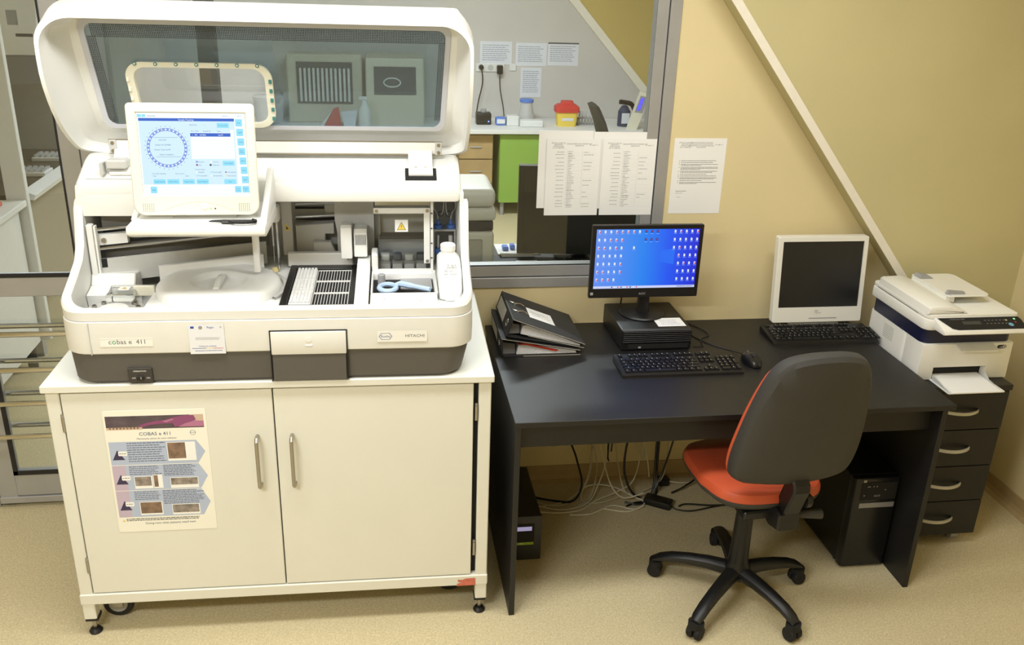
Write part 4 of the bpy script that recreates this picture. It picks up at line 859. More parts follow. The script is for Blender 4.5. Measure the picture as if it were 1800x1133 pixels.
# desktop computer box
pc = thing('desktop_computer', 'flat black desktop computer lying under the lit monitor', 'computer', (0.832, -0.19, HD_))
PH = 0.084
MB().prism(rrect(0.694, 0.968, HD_+0.002, HD_+PH, 0.006, 3), 'y', -0.322, -0.04, 0.003, 1).build('case', M_black, pc)
MB().box(0.696, 0.966, -0.330, -0.3225, HD_+0.003, HD_+PH-0.002, 0.002, 1).build('front_bezel', M_black, pc)
for k in range(6): MB().box(0.699, 0.963, -0.3345, -0.3305, HD_+0.034+k*0.0078, HD_+0.0385+k*0.0078, 0.001, 1).build('bezel_rib', M_black, pc)
MB().box(0.72, 0.955, -0.332, -0.3302, HD_+0.010, HD_+0.028).build('port_strip', M_blackm, pc)
MB().box(0.760, 0.770, -0.3325, -0.3302, HD_+0.012, HD_+0.018).build('status_label', M_pgrey, pc)
nt = MB().box(0.843, 0.952, -0.300, -0.216, HD_+PH+0.0005, HD_+PH+0.0012)
nto = single(nt, 'note_card', M_paper, 'small white note card lying on the flat computer case', 'paper', (0.90, -0.258, HD_+PH+0.0002))
s = Sheet((0.853, -0.225, HD_+PH+0.0014), (1, 0, 0), (0, -1, 0), nto, 0.0002); s.n = Vector((0, 0, 1)); s.para(0.008, 0.012, 0.085, 4, 0.014, 0.003, M_inkl, 'note_text'); s.flush()

# monitors
def monitor_lit():
    z0, z1, x0, x1, y = 0.927, 1.212, 0.583, 1.010, -0.218
    t = thing('flat_monitor', 'black widescreen monitor with blue desktop full of icons', 'monitor', (0.80, -0.17, HD_+PH))
    MB().lathe([(0.0, 0), (0.085, 0), (0.088, 0.003), (0.084, 0.008), (0.03, 0.013), (0.0, 0.014)], (0.815, -0.158, HD_+PH+0.0006), 36).build('stand_base', M_black, t)
    MB().prism([(0.790, HD_+PH+0.008), (0.838, HD_+PH+0.008), (0.832, 0.96), (0.796, 0.96)], 'y', -0.185, -0.158, 0.003, 1).build('stand_neck', M_black, t)
    o = rrect(x0, x1, z0, z1, 0.004, 3); i_ = rrect(x0+0.016, x1-0.013, z0+0.036, z1-0.016, 0.001, 3)
    bz = MB(); bz.rings([[(u, y+0.03, v) for u, v in rrect(x0+0.05, x1-0.05, z0+0.04, z1-0.04, 0.004, 3)], [(u, y+0.014, v) for u, v in o], [(u, y, v) for u, v in o], [(u, y-0.001, v) for u, v in rrect(x0+0.002, x1-0.002, z0+0.002, z1-0.002, 0.004, 3)], [(u, y, v) for u, v in i_], [(u, y+0.003, v) for u, v in i_]], True, False, True, False)
    bd = bz.build('housing', M_black, t)
    # picture
    m = bpy.data.materials.new('desktop_picture'); m.use_nodes = True; ntr = m.node_tree; b = ntr.nodes['Principled BSDF']; b.inputs['Base Color'].default_value = (0.01, 0.01, 0.012, 1); b.inputs['Roughness'].default_value = 0.3
    tc = ntr.nodes.new('ShaderNodeTexCoord'); sx = ntr.nodes.new('ShaderNodeSeparateXYZ'); ntr.links.new(tc.outputs['Generated'], sx.inputs[0])
    r = ntr.nodes.new('ShaderNodeValToRGB'); e = r.color_ramp.elements; e[0].position = 0.0; e[0].color = rgb(96, 140, 232); e[1].position = 1.0; e[1].color = rgb(30, 40, 205)
    e2 = r.color_ramp.elements.new(0.45); e2.color = rgb(36, 128, 232); e3 = r.color_ramp.elements.new(0.72); e3.color = rgb(30, 84, 232)
    ntr.links.new(sx.outputs['X'], r.inputs['Fac']); ntr.links.new(r.outputs['Color'], b.inputs['Emission Color']); b.inputs['Emission Strength'].default_value = 0.78
    X0_, X1_, Z0_, Z1_ = x0+0.0165, x1-0.0135, z0+0.0365, z1-0.0165; yy = y+0.0025
    MB().add([(X0_, yy, Z0_), (X1_, yy, Z0_), (X1_, yy, Z1_), (X0_, yy, Z1_)], [(0, 1, 2, 3)]).build('picture', m, t)
    s = Sheet((X0_, yy, Z1_), (1, 0, 0), (0, 0, -1), t, 0.0002); W_, H_ = X1_-X0_, Z1_-Z0_
    S_ic = screen_mat('icon_pale', rgb(214, 226, 238), 1.0); S_ir = screen_mat('icon_red', rgb(206, 70, 110), 1.0); S_id = screen_mat('icon_dark', rgb(24, 40, 110), 1.0); S_tb = screen_mat('taskbar', rgb(196, 204, 240), 1.0); S_lab = screen_mat('icon_caption', rgb(150, 180, 236), 1.0)
    S_lt = screen_mat('light_beam', rgb(34, 106, 236), 1.0)
    s.poly([(W_*0.63, H_*0.36), (W_*0.77, H_*0.33), (W_*0.77, H_*0.60), (W_*0.63, H_*0.55)], S_lt, 'window_light', 1)
    s.rect(0, H_-0.0095, W_, H_, S_tb, 'taskbar', 2)
    for k in range(9): s.rect(0.07+k*0.012, H_-0.0075, 0.0745+k*0.012, H_-0.0025, (S_id, S_ic, S_ir)[k % 3], 'taskbar_icon', 3)
    s.line(W_-0.07, H_-0.0062, W_-0.006, 0.0022, S_id, 'taskbar_text', 3)
    cw, chh = 0.0218, 0.0312
    def icon(u, v, kind):
        if kind == 2: s.rect(u, v, u+0.008, v+0.009, S_id, 'desktop_icon', 2); s.rect(u+0.002, v+0.002, u+0.0065, v+0.0055, S_ir, 'desktop_icon', 3)
        else:
            s.poly([(u+0.001, v), (u+0.006, v), (u+0.0078, v+0.002), (u+0.0078, v+0.0105), (u+0.001, v+0.0105)], S_ic, 'desktop_icon', 2)
            if kind == 1: s.rect(u+0.003, v+0.004, u+0.009, v+0.0095, S_ir, 'desktop_icon', 3)
        s.rect(u-0.0015, v+0.0135, u+0.0105, v+0.0148, S_lab, 'icon_caption', 2)
    for rI in range(7):
        nL = [8, 5, 5, 5, 5, 5, 4][rI]
        for c in range(nL): icon(0.007+c*cw, 0.004+rI*chh, 1 if random.random() < 0.4 else 0)
        for c in range(5 if rI < 3 else 4): icon(W_-0.013-c*cw, 0.004+rI*chh, 1 if random.random() < 0.2 else 0)
    for c in range(3): icon(0.185+c*cw, 0.004, 2); icon(0.185+c*cw, 0.004+chh, 2)
    icon(0.142, 0.004+2*chh, 0)
    s.flush()
    s = Sheet((x0, y-0.0008, z1), (1, 0, 0), (0, 0, -1), t, 0.0003); s.text('AOC', (x1-x0)/2-0.005, 0.274, 0.0125, M_pgrey, 'maker_lettering', 'CENTER'); s.rect(0.006, 0.262, 0.017, 0.273, M_pgrey, 'bezel_sticker'); s.flush()
monitor_lit()
def monitor_off():
    t = thing('flat_monitor', 'white framed square monitor with dark screen beside the printer', 'monitor', (1.555, -0.09, HD_))
    zb_, zt, xb0, xb1, xt0, xt1, yb, yt = 0.778, 1.125, 1.366, 1.748, 1.366, 1.748, -0.150, -0.105
    def q(u, v, d=0): return Vector((xb0+(xb1-xb0)*u, yb+(yt-yb)*v-d, zb_+(zt-zb_)*v))
    o = [(u, v) for u, v in rrect(0, 1, 0, 1, 0.02, 3)]; i_ = rrect(0.055, 0.952, 0.175, 0.945, 0.002, 3)
    MB().rings([[q(0.5+(u-0.5)*0.8, 0.5+(v-0.5)*0.8, -0.055) for u, v in o], [q(u, v, -0.028) for u, v in o], [q(u, v, 0) for u, v in o], [q(0.5+(u-0.5)*0.99, 0.5+(v-0.5)*0.99, 0.002) for u, v in o], [q(u, v, 0.002) for u, v in i_], [q(u, v, -0.004) for u, v in i_]], True, False, True, False).build('housing', mat('monitor_white', rgb(232, 230, 220), 0.45), t)
    MB().add([q(0.05, 0.17, -0.0035), q(0.957, 0.17, -0.0035), q(0.957, 0.95, -0.0035), q(0.05, 0.95, -0.0035)], [(0, 1, 2, 3)]).build('dark_screen', mat('screen_off', rgb(26, 26, 28), 0.35), t)
    ud = (q(1, 0)-q(0, 0)); vd = q(0, 0)-q(0, 1)
    s = Sheet(q(0, 1, 0.0025), ud, vd, t, 0.0003); s.rect(0.155, 0.331, 0.275, 0.335, M_pgrey, 'button_strip'); s.text('FUJITSU', 0.192, 0.313, 0.008, M_pgrey, 'maker_lettering', 'CENTER'); s.circ(0.181, 0.302, 0.002, 0.0035, M_pgrey, 'maker_loops', 1, 10); s.circ(0.188, 0.302, 0.002, 0.0035, M_pgrey, 'maker_loops', 1, 10); s.flush()
    MB().prism(rrect(1.455, 1.665, -0.160, -0.045, 0.03, 5), 'z', HD_, HD_+0.014, 0.003, 1).build('stand_base', MATS['monitor_white'], t)
    MB().prism([(-0.085, HD_+0.012), (-0.055, HD_+0.012), (-0.070, 0.95), (-0.095, 0.95)], 'x', 1.52, 1.60).build('stand_neck', M_pgrey, t)
monitor_off()

# keyboards
KEYM = {}
def keymesh(wu, du=1.0):
    k = (wu, du)
    if k not in KEYM:
        a, b, h = 0.019*wu/2-0.0012, 0.019*du/2-0.0012, 0.006; c = 0.0022
        me = bpy.data.meshes.new('key'); me.from_pydata([(-a, -b, 0), (a, -b, 0), (a, b, 0), (-a, b, 0), (-a+c, -b+c*0.7, h), (a-c, -b+c*0.7, h), (a-c, b-c, h), (-a+c, b-c, h)], [], [(4, 5, 6, 7), (0, 1, 5, 4), (1, 2, 6, 5), (2, 3, 7, 6), (3, 0, 4, 7)])
        me.materials.append(M_black); KEYM[k] = me
    return KEYM[k]
def keyboard(label, x, y, rot, w_=0.450, d_=0.152):
    t = thing('computer_keyboard', label, 'keyboard', (x, y, HD_), rot)
    x0, x1, y0, y1 = x-w_/2, x+w_/2, y-d_/2, y+d_/2
    MB().prism([(y0, HD_), (y0+0.002, HD_+0.009), (y0+0.014, HD_+0.013), (y1-0.006, HD_+0.027), (y1, HD_+0.024), (y1, HD_+0.002)], 'x', x0, x1, 0.003, 1).build('body', M_black, t)
    sl = math.atan(0.014/(d_-0.02))
    lg = MB()
    def key(u, v, wu, du=1.0):
        kx = u+0.019*wu/2; ky = v
        f = (ky+d_/2-0.014)/(d_-0.02); kz = 0.0135+0.014*f
        o = bpy.data.objects.new('key', keymesh(wu, du)); COL.objects.link(o); o.parent = t; o.location = (kx-w_/2, ky, kz-0.0005); o.rotation_euler = (sl, 0, 0)
        p = Vector((x0+kx, y+ky, HD_+kz+0.0062))
        if random.random() < 0.75: lg.add([p+Vector((-0.004, 0.0008, 0)), p+Vector((-0.0012, 0.0008, 0)), p+Vector((-0.0012, 0.004, 0.0004)), p+Vector((-0.004, 0.004, 0.0004))], [(0, 1, 2, 3)])
    ys = [-0.054+0.019*i for i in range(5)]+[0.054]
    rows_ = [[1.25, 1.25, 1.25, 6.25, 1.25, 1.25, 1.25, 1.25], [2.25]+[1]*10+[2.75], [1.75]+[1]*11+[2.25], [1.5]+[1]*12+[1.5], [1]*13+[2]]
    for i, rw in enumerate(rows_):
        u = 0.012
        for wu in rw: key(u, ys[i], wu); u += 0.019*wu
    u = 0.012; key(u, ys[5], 1); u += 0.038
    for g in range(3):
        for k in range(4): key(u, ys[5], 1); u += 0.019
        u += 0.0095
    nx = 0.012+0.285+0.008
    for k in range(3): key(nx+0.019*k, ys[5], 1); key(nx+0.019*k, ys[4], 1); key(nx+0.019*k, ys[3], 1); key(nx+0.019*k, ys[0], 1)
    key(nx+0.019, ys[1], 1); px = nx+0.057+0.008
    for rI in range(1, 5):
        for k in range(3): key(px+0.019*k, ys[rI], 1)
    key(px+0.057, ys[4], 1); key(px, ys[0], 2); key(px+0.038, ys[0], 1); key(px+0.057, (ys[0]+ys[1])/2, 1, 2); key(px+0.057, (ys[2]+ys[3])/2, 1, 2)
    o = lg.build('key_legends', mat('legend_white', rgb(190, 190, 186), 0.6), t); o['kind'] = 'stuff'
    return t
keyboard('black wired keyboard in front of the flat computer case', 0.866, -0.487, 0.0)
keyboard('black keyboard in front of the white framed monitor', 1.526, -0.243, -0.012, 0.435, 0.150)
# mouse
ms_ = thing('computer_mouse', 'black computer mouse beside the wired keyboard on the desk', 'mouse', (1.152, -0.470, HD_), 0.12)
def mouse_ring(k, z): return [(1.152+0.031*k*math.cos(a), -0.470+0.056*k*math.sin(a)*(1 if math.sin(a) > 0 else 1.0), HD_+z*(1.0-0.25*math.sin(a)**2)) for a in [2*PI*i/28 for i in range(28)]]
MB().rings([mouse_ring(0.92, 0.0), mouse_ring(1.0, 0.006), mouse_ring(0.98, 0.018), mouse_ring(0.86, 0.029), mouse_ring(0.62, 0.036), mouse_ring(0.3, 0.039), mouse_ring(0.05, 0.0395)]).build('shell', mat('mouse_black', rgb(24, 24, 26), 0.28), ms_)
MB().lathe([(0.007, -0.003), (0.007, 0.003)], (1.152, -0.437, HD_+0.029), 12, 'x').build('scroll_wheel', M_ink, ms_)
MB().tube(spline([(1.150, -0.413, HD_+0.012), (1.13, -0.35, HD_+0.0025), (1.07, -0.26, HD_+0.0025), (1.05, -0.17, HD_+0.0025), (1.09, -0.09, HD_+0.0025), (1.05, -0.045, HD_+0.0025)], 8), 0.0020, 6).build('cord', M_black, ms_)
single(MB().tube(spline([(0.985, -0.31, HD_+0.003), (1.02, -0.31, HD_+0.003), (1.025, -0.30, HD_+0.003), (1.04, -0.24, HD_+0.003), (1.085, -0.20, HD_+0.003), (1.07, -0.13, HD_+0.003), (1.02, -0.05, HD_+0.003)], 8), 0.002, 6), 'keyboard_cord', M_black, 'thin black cord trailing over the desk beside the flat computer', 'cable', (1.03, -0.2, HD_))
for (pts, lb) in (([(0.76, -0.17, 0.99), (0.752, -0.12, 0.95), (0.755, -0.08, 0.90), (0.757, -0.06, HD_+PH+0.005)], 'short black cable hanging behind the lit monitor, by the binders'), ([(0.87, -0.17, 0.985), (0.89, -0.12, 0.93), (0.865, -0.08, 0.88), (0.855, -0.055, HD_+PH+0.005)], 'short black cable hanging behind the lit monitor, by the note card')):
    single(MB().tube(spline(pts, 6), 0.003, 6), 'monitor_cable', M_black, lb, 'cable', (0.8, -0.08, HD_+PH+0.002))

# ------------------------------------------------------------------ drawer unit and printer
du = thing('drawer_unit', 'black four-drawer pedestal with curved silver handles beside the desk', 'drawers', (1.925, -0.37, 0))
UX0, UX1, UY = 1.737, 2.118, -0.622
MB().box(UX0, UX1, UY+0.018, -0.14, 0.055, 0.680, 0.001, 1).build('carcass', M_desk, du)
MB().box(UX0-0.001, UX1+0.004, UY-0.004, -0.135, 0.680, 0.702, 0.001, 1).build('top', M_desk, du)
for z0, z1 in ((0.520, 0.676), (0.362, 0.516), (0.206, 0.358), (0.050, 0.202)):
    d = MB().box(UX0+0.002, UX1-0.002, UY, UY+0.017, z0, z1, 0.001, 1).build('drawer_front', M_desk, du)
    zc = (z0+z1)/2+0.003; xa, xb = 1.868, 2.002
    hp = []
    for k in range(13):
        f = k/12; hp.append((xa+(xb-xa)*f, UY-0.006-0.024*math.sin(PI*f)**0.8, zc))
    lo = [(p[0], p[1], p[2]-0.006) for p in hp]; 
    MB().rings([[(p[0], p[1]-0.002, p[2]-0.006), (p[0], p[1]-0.002, p[2]+0.006), (p[0], p[1]+0.003, p[2]+0.006), (p[0], p[1]+0.003, p[2]-0.006)] for p in [(xa, UY, zc)]+hp+[(xb, UY, zc)]]).build('handle', mat('satin_silver', rgb(200, 196, 184), 0.4, metal=0.4), d)
for (x, y) in ((1.78, -0.57), (2.06, -0.57), (1.78, -0.19), (2.06, -0.19)):
    MB().lathe([(0.012, -0.018), (0.024, -0.016), (0.024, 0.016), (0.012, 0.018)], (x, y, 0.0242), 16, 'x').box(x-0.012, x+0.012, y-0.012, y+0.012, 0.044, 0.055).build('caster', M_pgrey, du)

pr = thing('laser_printer', 'white multifunction laser printer with navy band on the drawer unit', 'printer', (1.935, -0.37, 0.702))
M_pw = mat('printer_white', rgb(236, 235, 228), 0.42, var=0.01)
PX0, PX1, PYF, PYB, PZ = 1.764, 2.132, -0.562, -0.180, 0.7025
low = [(PX0, PZ), (1.828, PZ), (1.828, 0.752), (2.038, 0.752), (2.038, PZ), (PX1, PZ), (PX1-0.002, 0.846), (PX0+0.002, 0.846)]
pb = MB(); pb.prism(low, 'y', PYF, -0.45, 0.004, 2); pb.prism(rrect(PX0, PX1, -0.45, PYB, 0.02, 4), 'z', PZ, 0.846)
pb.build('lower_body', M_pw, pr)
MB().box(1.829, 2.037, -0.534, -0.528, PZ+0.001, 0.751).build('paper_slot', M_blackm, pr)
MB().prism([(x, y) for x, y in rrect(PX0+0.004, PX1-0.004, PYF+0.012, PYB, 0.03, 5)], 'z', 0.846, 0.9035, 0.002, 1).build('navy_band', M_navy, pr)
MB().prism([(x, y) for x, y in rrect(PX0-0.006, PX1-0.006, -0.565, PYB+0.01, (0.03, 0.01, 0.02, 0.02), 5)], 'z', 0.9035, 0.944, 0.004, 2).build('scanner_body', M_pw, pr)
LDm = MB().prism([(x, y) for x, y in rrect(PX0-0.002, PX1-0.008, -0.560, PYB+0.012, (0.03, 0.012, 0.02, 0.02), 5)], 'z', 0.945, 0.962, 0.004, 2).build('scanner_lid', M_pw, pr)
MB().prism([(PX0, 0.962), (PX0+0.004, 0.984), (PX0+0.014, 0.990), (1.85, 0.992), (1.905, 0.975), (1.925, 0.962)], 'y', -0.556, -0.200, 0.008, 2).build('feeder_housing', M_pw, LDm)
MB().prism([(x, y) for x, y in rrect(1.898, 2.072, -0.462, -0.205, (0.004, 0.03, 0.03, 0.004), 5)], 'z', 0.992, 0.9965, 0.0015, 1).build('input_tray', M_pw, LDm)
MB().prism([(1.895, 0.975), (1.895, 0.992), (1.93, 0.992), (1.93, 0.968)], 'y', -0.45, -0.215).build('tray_support', M_pw, LDm)
MB().prism([(1.898, 0.997), (1.905, 1.010), (1.945, 1.004), (1.955, 0.997)], 'y', -0.265, -0.220).build('paper_guide', M_pgrey, LDm)
MB().prism([(1.898, 0.997), (1.905, 1.012), (1.970, 1.006), (1.975, 0.997)], 'y', -0.445, -0.432).build('paper_guide', M_pgrey, LDm)
# control panel: tilted slab on the front
cpn = [(-0.555, 0.944), (-0.562, 0.952), (-0.636, 0.928), (-0.640, 0.918), (-0.632, 0.912), (-0.565, 0.912)]
CPo = MB().prism(cpn, 'x', PX0+0.022, PX1-0.012, 0.004, 2).build('control_panel', M_pw, pr)
cz = Vector((0, -0.074, -0.024)).normalized(); co = Vector((PX0+0.030, -0.566, 0.9520))
s = Sheet(co, (1, 0, 0), cz, CPo, 0.0006); s.n = Vector((0, -0.31, 0.95)).normalized()
L_ = PX1-0.012-(PX0+0.022)-0.014
s.poly([(0, 0), (L_, 0), (L_+0.004, 0.02), (L_, 0.062), (L_-0.01, 0.068), (0.05, 0.068), (0.03, 0.06)], M_blackm, 'panel_face')
s.rect(0.085, 0.022, 0.155, 0.040, mat('panel_lcd', rgb(58, 60, 60), 0.3), 'panel_display', 2); s.text('WorkCentre 3025', 0.045, 0.012, 0.0075, M_pgrey, 'panel_lettering', l=2)
for k in range(12): s.rect(0.175+(k % 6)*0.015, 0.018+(k//6)*0.018, 0.182+(k % 6)*0.015, 0.020+(k//6)*0.018, M_pgrey, 'panel_marks', 2)
s.disc(0.268, 0.045, 0.0095, mat('panel_button_blue', rgb(108, 168, 196), 0.4), 'start_button', 2, 18); M_lg = mat('panel_green', rgb(110, 200, 110), 0.4, emit=rgb(150, 235, 150), estr=0.8)
s.disc(0.297, 0.014, 0.0042, M_lg, 'panel_green_light', 2); s.disc(0.262, 0.020, 0.0040, MATS['amber_plastic'], 'panel_amber_light', 2); s.disc(0.293, 0.032, 0.003, M_red, 'panel_red_light', 2); s.flush()
# output flap, badge, side vents
MB().prism([(-0.562, 0.846), (-0.600, 0.834), (-0.602, 0.831), (-0.562, 0.838)], 'x', 1.896, 2.045).build('output_flap', M_pw, pr)
s = Sheet((2.066, PYF-0.0012, 0.838), (1, 0, 0), (0, 0, -1), pr, 0.0003); s.poly([(p, q) for p, q in rrect(0, 0.036, 0, 0.014, 0.0065, 4)], M_blackm, 'corner_badge'); s.circ(0.028, 0.007, 0.003, 0.0055, M_paper, 'badge_ring', 2, 14); s.poly([(0.003, 0.010), (0.022, 0.004), (0.022, 0.011)], M_pgrey, 'badge_mark', 2); s.flush()
s = Sheet((PX0-0.0006, -0.30, 0.83), (0, -1, 0), (0, 0, -1), pr, 0.0003); s.n = Vector((-1, 0, 0))
for k in range(7): s.rect(0.0, k*0.008, 0.07, k*0.008+0.003, M_inner, 'side_vents')
s.rect(-0.09, -0.12, 0.20, -0.118, M_ink, 'lid_seam', 12); s.flush()
# paper tray with paper
MB().prism([(x, y) for x, y in rrect(1.820, 2.045, -0.685, -0.536, (0.006, 0.006, 0.001, 0.001), 3)], 'z', 0.7035, 0.7065).build('paper_tray', M_pw, pr)
MB().prism([(-0.57, 0.707), (-0.685, 0.707), (-0.57, 0.728)], 'x', 1.824, 1.828).build('tray_guide', M_frost, pr)
MB().prism([(-0.57, 0.707), (-0.685, 0.707), (-0.60, 0.715), (-0.57, 0.735)], 'x', 2.030, 2.036).build('tray_guide', M_frost, pr)
single(MB().rings([[(1.832, y, z), (2.028, y, z), (2.028, y, z+0.004), (1.832, y, z+0.004)] for y, z in ((-0.536, 0.712), (-0.57, 0.7095), (-0.64, 0.7075), (-0.69, 0.7068))], True, True, True, False), 'paper_stack', M_paper, 'white blank paper stack in the printer tray', 'paper', (1.93, -0.58, 0.7068))

# ------------------------------------------------------------------ chair
CX, CY = 1.045, -0.822
ch = thing('swivel_chair', 'swivel office chair with orange vinyl seat and dark grey back', 'chair', (CX, CY, 0), math.radians(4))
cast = [(0.790, -0.683), (0.828, -1.030), (1.155, -1.072), (1.303, -0.780), (1.087, -0.530)]
hub = MB().lathe([(0.0, 0.075), (0.030, 0.075), (0.048, 0.085), (0.046, 0.125), (0.034, 0.150), (0.034, 0.16), (0.0, 0.16)], (CX, CY, 0), 20).build('base_hub', M_black, ch)
col_ = MB().lathe([(0.036, 0.15), (0.034, 0.17), (0.030, 0.355), (0.032, 0.36), (0.026, 0.366)], (CX, CY, 0), 20).build('column_shroud', M_black, ch)
MB().cyl((CX, CY, 0.35), 0.014, 0.08, 12).build('gas_lift', M_steel, col_)
rotm = Matrix.Rotation(-math.radians(4), 3, 'Z')
for (x, y) in cast:
    v = Vector((x-CX, y-CY, 0)); v = rotm @ v; d = v.normalized(); L = v.length; n = Vector((-d.y, d.x, 0))
    loops = []
    for f, z, hw, hh in ((0.10, 0.105, 0.030, 0.028), (0.35, 0.108, 0.027, 0.024), (0.6, 0.103, 0.025, 0.021), (0.82, 0.093, 0.024, 0.018), (0.96, 0.080, 0.023, 0.015), (1.04, 0.068, 0.018, 0.010)):
        c = Vector((CX, CY, z))+d*(L*f)
        loops.append([c+n*hw*math.cos(a)+Vector((0, 0, 1))*hh*math.sin(a) for a in [2*PI*k/12 for k in range(12)]])
    lg = MB().rings(loops).build('base_leg', M_black, ch)
    c = Vector((CX, CY, 0))+d*L
    ax = Vector((-d.y, d.x, 0)); ww = MB()
    for sg in (-1, 1):
        cc = c+ax*0.014*sg
        lp = []
        for r_, o_ in ((0.006, -0.012), (0.022, -0.011), (0.026, -0.006), (0.026, 0.006), (0.022, 0.011), (0.006, 0.012)):
            lp.append([cc+ax*o_+d*r_*math.cos(a)+Vector((0, 0, 0.0262+r_*math.sin(a))) for a in [2*PI*k/16 for k in range(16)]])
        ww.rings(lp)
    ww.rings([[c+d*0.024*math.cos(a)+ax*0.028*math.sin(a)+Vector((0, 0, z)) for a in [2*PI*k/14 for k in range(14)]] for z in (0.042, 0.058, 0.066)])
    ww.build('caster', M_blackm, lg)
# seat
SX, SY, SZ = 1.085, -0.745, 0.455
def seat_o(n=48):
    out = []
    for i in range(n):
        a = 2*PI*i/n; c, s_ = math.cos(a), math.sin(a); e = 0.62
        out.append((0.215*abs(c)**e*(1 if c > 0 else -1)*(1.0 if s_ > -0.2 else 0.97), 0.215*abs(s_)**e*(1 if s_ > 0 else -1)))
    return out
so = seat_o()
fseat = lambda u, v, w: (SX+u, SY+v, SZ+w-0.35*max(0, v-0.12)**2*6)
pillow(MB_seat := MB(), so, (0, 0), [(0.94, 0.0), (1.0, 0.008), (1.0, 0.022), (0.96, 0.040), (0.85, 0.052), (0.6, 0.053), (0.3, 0.050), (0.05, 0.049)], fseat).build('seat_cushion', M_orange, ch)
pillow(MB(), so, (0, 0), [(0.70, -0.030), (0.90, -0.022), (0.985, -0.004), (1.005, 0.006), (1.006, 0.012), (0.95, 0.011)], fseat).build('seat_pan', M_chair, ch)
MB().box(CX-0.07, CX+0.07, CY-0.12, CY+0.12, 0.395, 0.428, 0.006, 1).build('mechanism', M_black, ch)
# back
def back_o():
    P = [(-0.155, 0.0), (-0.05, -0.006), (0.05, -0.006), (0.155, 0.0), (0.192, 0.018), (0.207, 0.06), (0.212, 0.13), (0.208, 0.22), (0.196, 0.32), (0.182, 0.40), (0.165, 0.445), (0.13, 0.475), (0.06, 0.488), (0.0, 0.490)]
    P = P + [(-u, v) for u, v in P[::-1][1:]][:-4+0 or None]
    return P
BO = [(-0.165, 0.0), (-0.05, -0.006), (0.05, -0.006), (0.165, 0.0), (0.198, 0.018), (0.210, 0.06), (0.211, 0.13), (0.202, 0.22), (0.186, 0.32), (0.166, 0.40), (0.146, 0.445), (0.112, 0.475), (0.055, 0.490), (0.0, 0.493), (-0.055, 0.490), (-0.112, 0.475), (-0.146, 0.445), (-0.166, 0.40), (-0.186, 0.32), (-0.202, 0.22), (-0.211, 0.13), (-0.210, 0.06), (-0.198, 0.018)]
BO = [(p.x, p.y) for p in spline([(u, v, 0) for u, v in BO+[BO[0]]], 3)][:-1]
BX, BY, BZ = 1.098, -0.990, 0.570
def fback(u, v, w):
    # w>0 towards the rear; the back leans backwards and wraps around the sitter
    return (BX+u*1.02, BY-w-0.20*v-0.10*max(0, v-0.25)**1.2+0.9*u*u+0.35*(v-0.16)**2, BZ+v*0.985)
pillow(MB(), BO, (0, 0.24), [(0.90, -0.014), (0.985, -0.018), (1.0, -0.010), (1.0, 0.010), (0.985, 0.024), (0.93, 0.034), (0.7, 0.040), (0.35, 0.042), (0.05, 0.042)], fback).build('back_shell', M_chair, ch)
pillow(MB(), BO, (0, 0.24), [(0.95, -0.010), (0.975, -0.020), (0.965, -0.028), (0.93, -0.034), (0.8, -0.040), (0.5, -0.041), (0.05, -0.041)], lambda u, v, w: fback(u*1.032, v*0.965+0.004, w)).build('back_cushion', M_orange, ch)
bxc = 1.112
bk = MB().prism([(-0.955, 0.42), (-0.93, 0.44), (-0.985, 0.60), (-1.01, 0.60), (-1.035, 0.575), (-1.04, 0.55), (-0.99, 0.42)], 'x', bxc-0.030, bxc+0.030, 0.006, 1).build('back_bracket', M_black, ch)
MB().prism([(-0.86, 0.395), (-0.86, 0.430), (-0.96, 0.455), (-1.00, 0.445), (-1.00, 0.385), (-0.94, 0.370)], 'x', bxc-0.045, bxc+0.035, 0.006, 1).build('bracket_housing', M_black, ch)
MB().lathe([(0.010, 0.0), (0.024, 0.004), (0.024, 0.020), (0.016, 0.028)], (bxc+0.030, -1.005, 0.50), 12, 'x').build('adjust_knob', M_black, bk)
MB().tube([(bxc+0.03, -0.95, 0.41), (bxc+0.075, -0.955, 0.41), (bxc+0.135, -0.96, 0.408)], [0.010, 0.014, 0.018], 10).build('lever', M_chair, ch)

# ------------------------------------------------------------------ under the desk
tw = thing('computer_tower', 'black computer tower with silver badge strip under the desk', 'computer', (1.588, -0.51, 0))
TX0, TX1, TYF, TH = 1.503, 1.682, -0.712, 0.390
MB().box(TX0, TX1, TYF+0.022, -0.27, 0.012, TH, 0.003, 1).build('case', M_black, tw)
MB().prism([(x, y) for x, y in rrect(TX0, TX1, TYF-0.012, TYF+0.021, (0.012, 0.012, 0.001, 0.001), 3)], 'z', 0.008, TH+0.001, 0.003, 1).build('front_bezel', mat('tower_black', rgb(22, 22, 24), 0.3), tw)
MB().box(TX0+0.030, TX1-0.012, TYF-0.0145, TYF-0.0120, 0.268, 0.288).build('badge_strip', mat('badge_silver', rgb(150, 150, 152), 0.4, metal=0.3), tw)
MB().box(TX0+0.028, TX1-0.012, TYF-0.0140, TYF-0.0120, 0.302, 0.375).build('drive_panel', M_blackm, tw)
s = Sheet((TX0+0.03, TYF-0.0142, 0.375), (1, 0, 0), (0, 0, -1), tw, 0.0003)
for u, v in ((0.02, 0.015), (0.026, 0.015), (0.042, 0.015), (0.055, 0.015), (0.09, 0.03), (0.01, 0.052)): s.rect(u, v, u+0.004, v+0.004, M_pgrey, 'port_marks')
s.text('ASUS', 0.05, 0.060, 0.011, M_pgrey, 'maker_lettering'); s.rect(0.0, -0.012, 0.012, -0.002, M_pgrey, 'case_sticker'); s.flush()
for x in (TX0+0.02, TX1-0.02):
    for y in (-0.66, -0.31): MB().cyl((x, y, 0), 0.012, 0.013, 10).build('foot', M_blackm, tw)
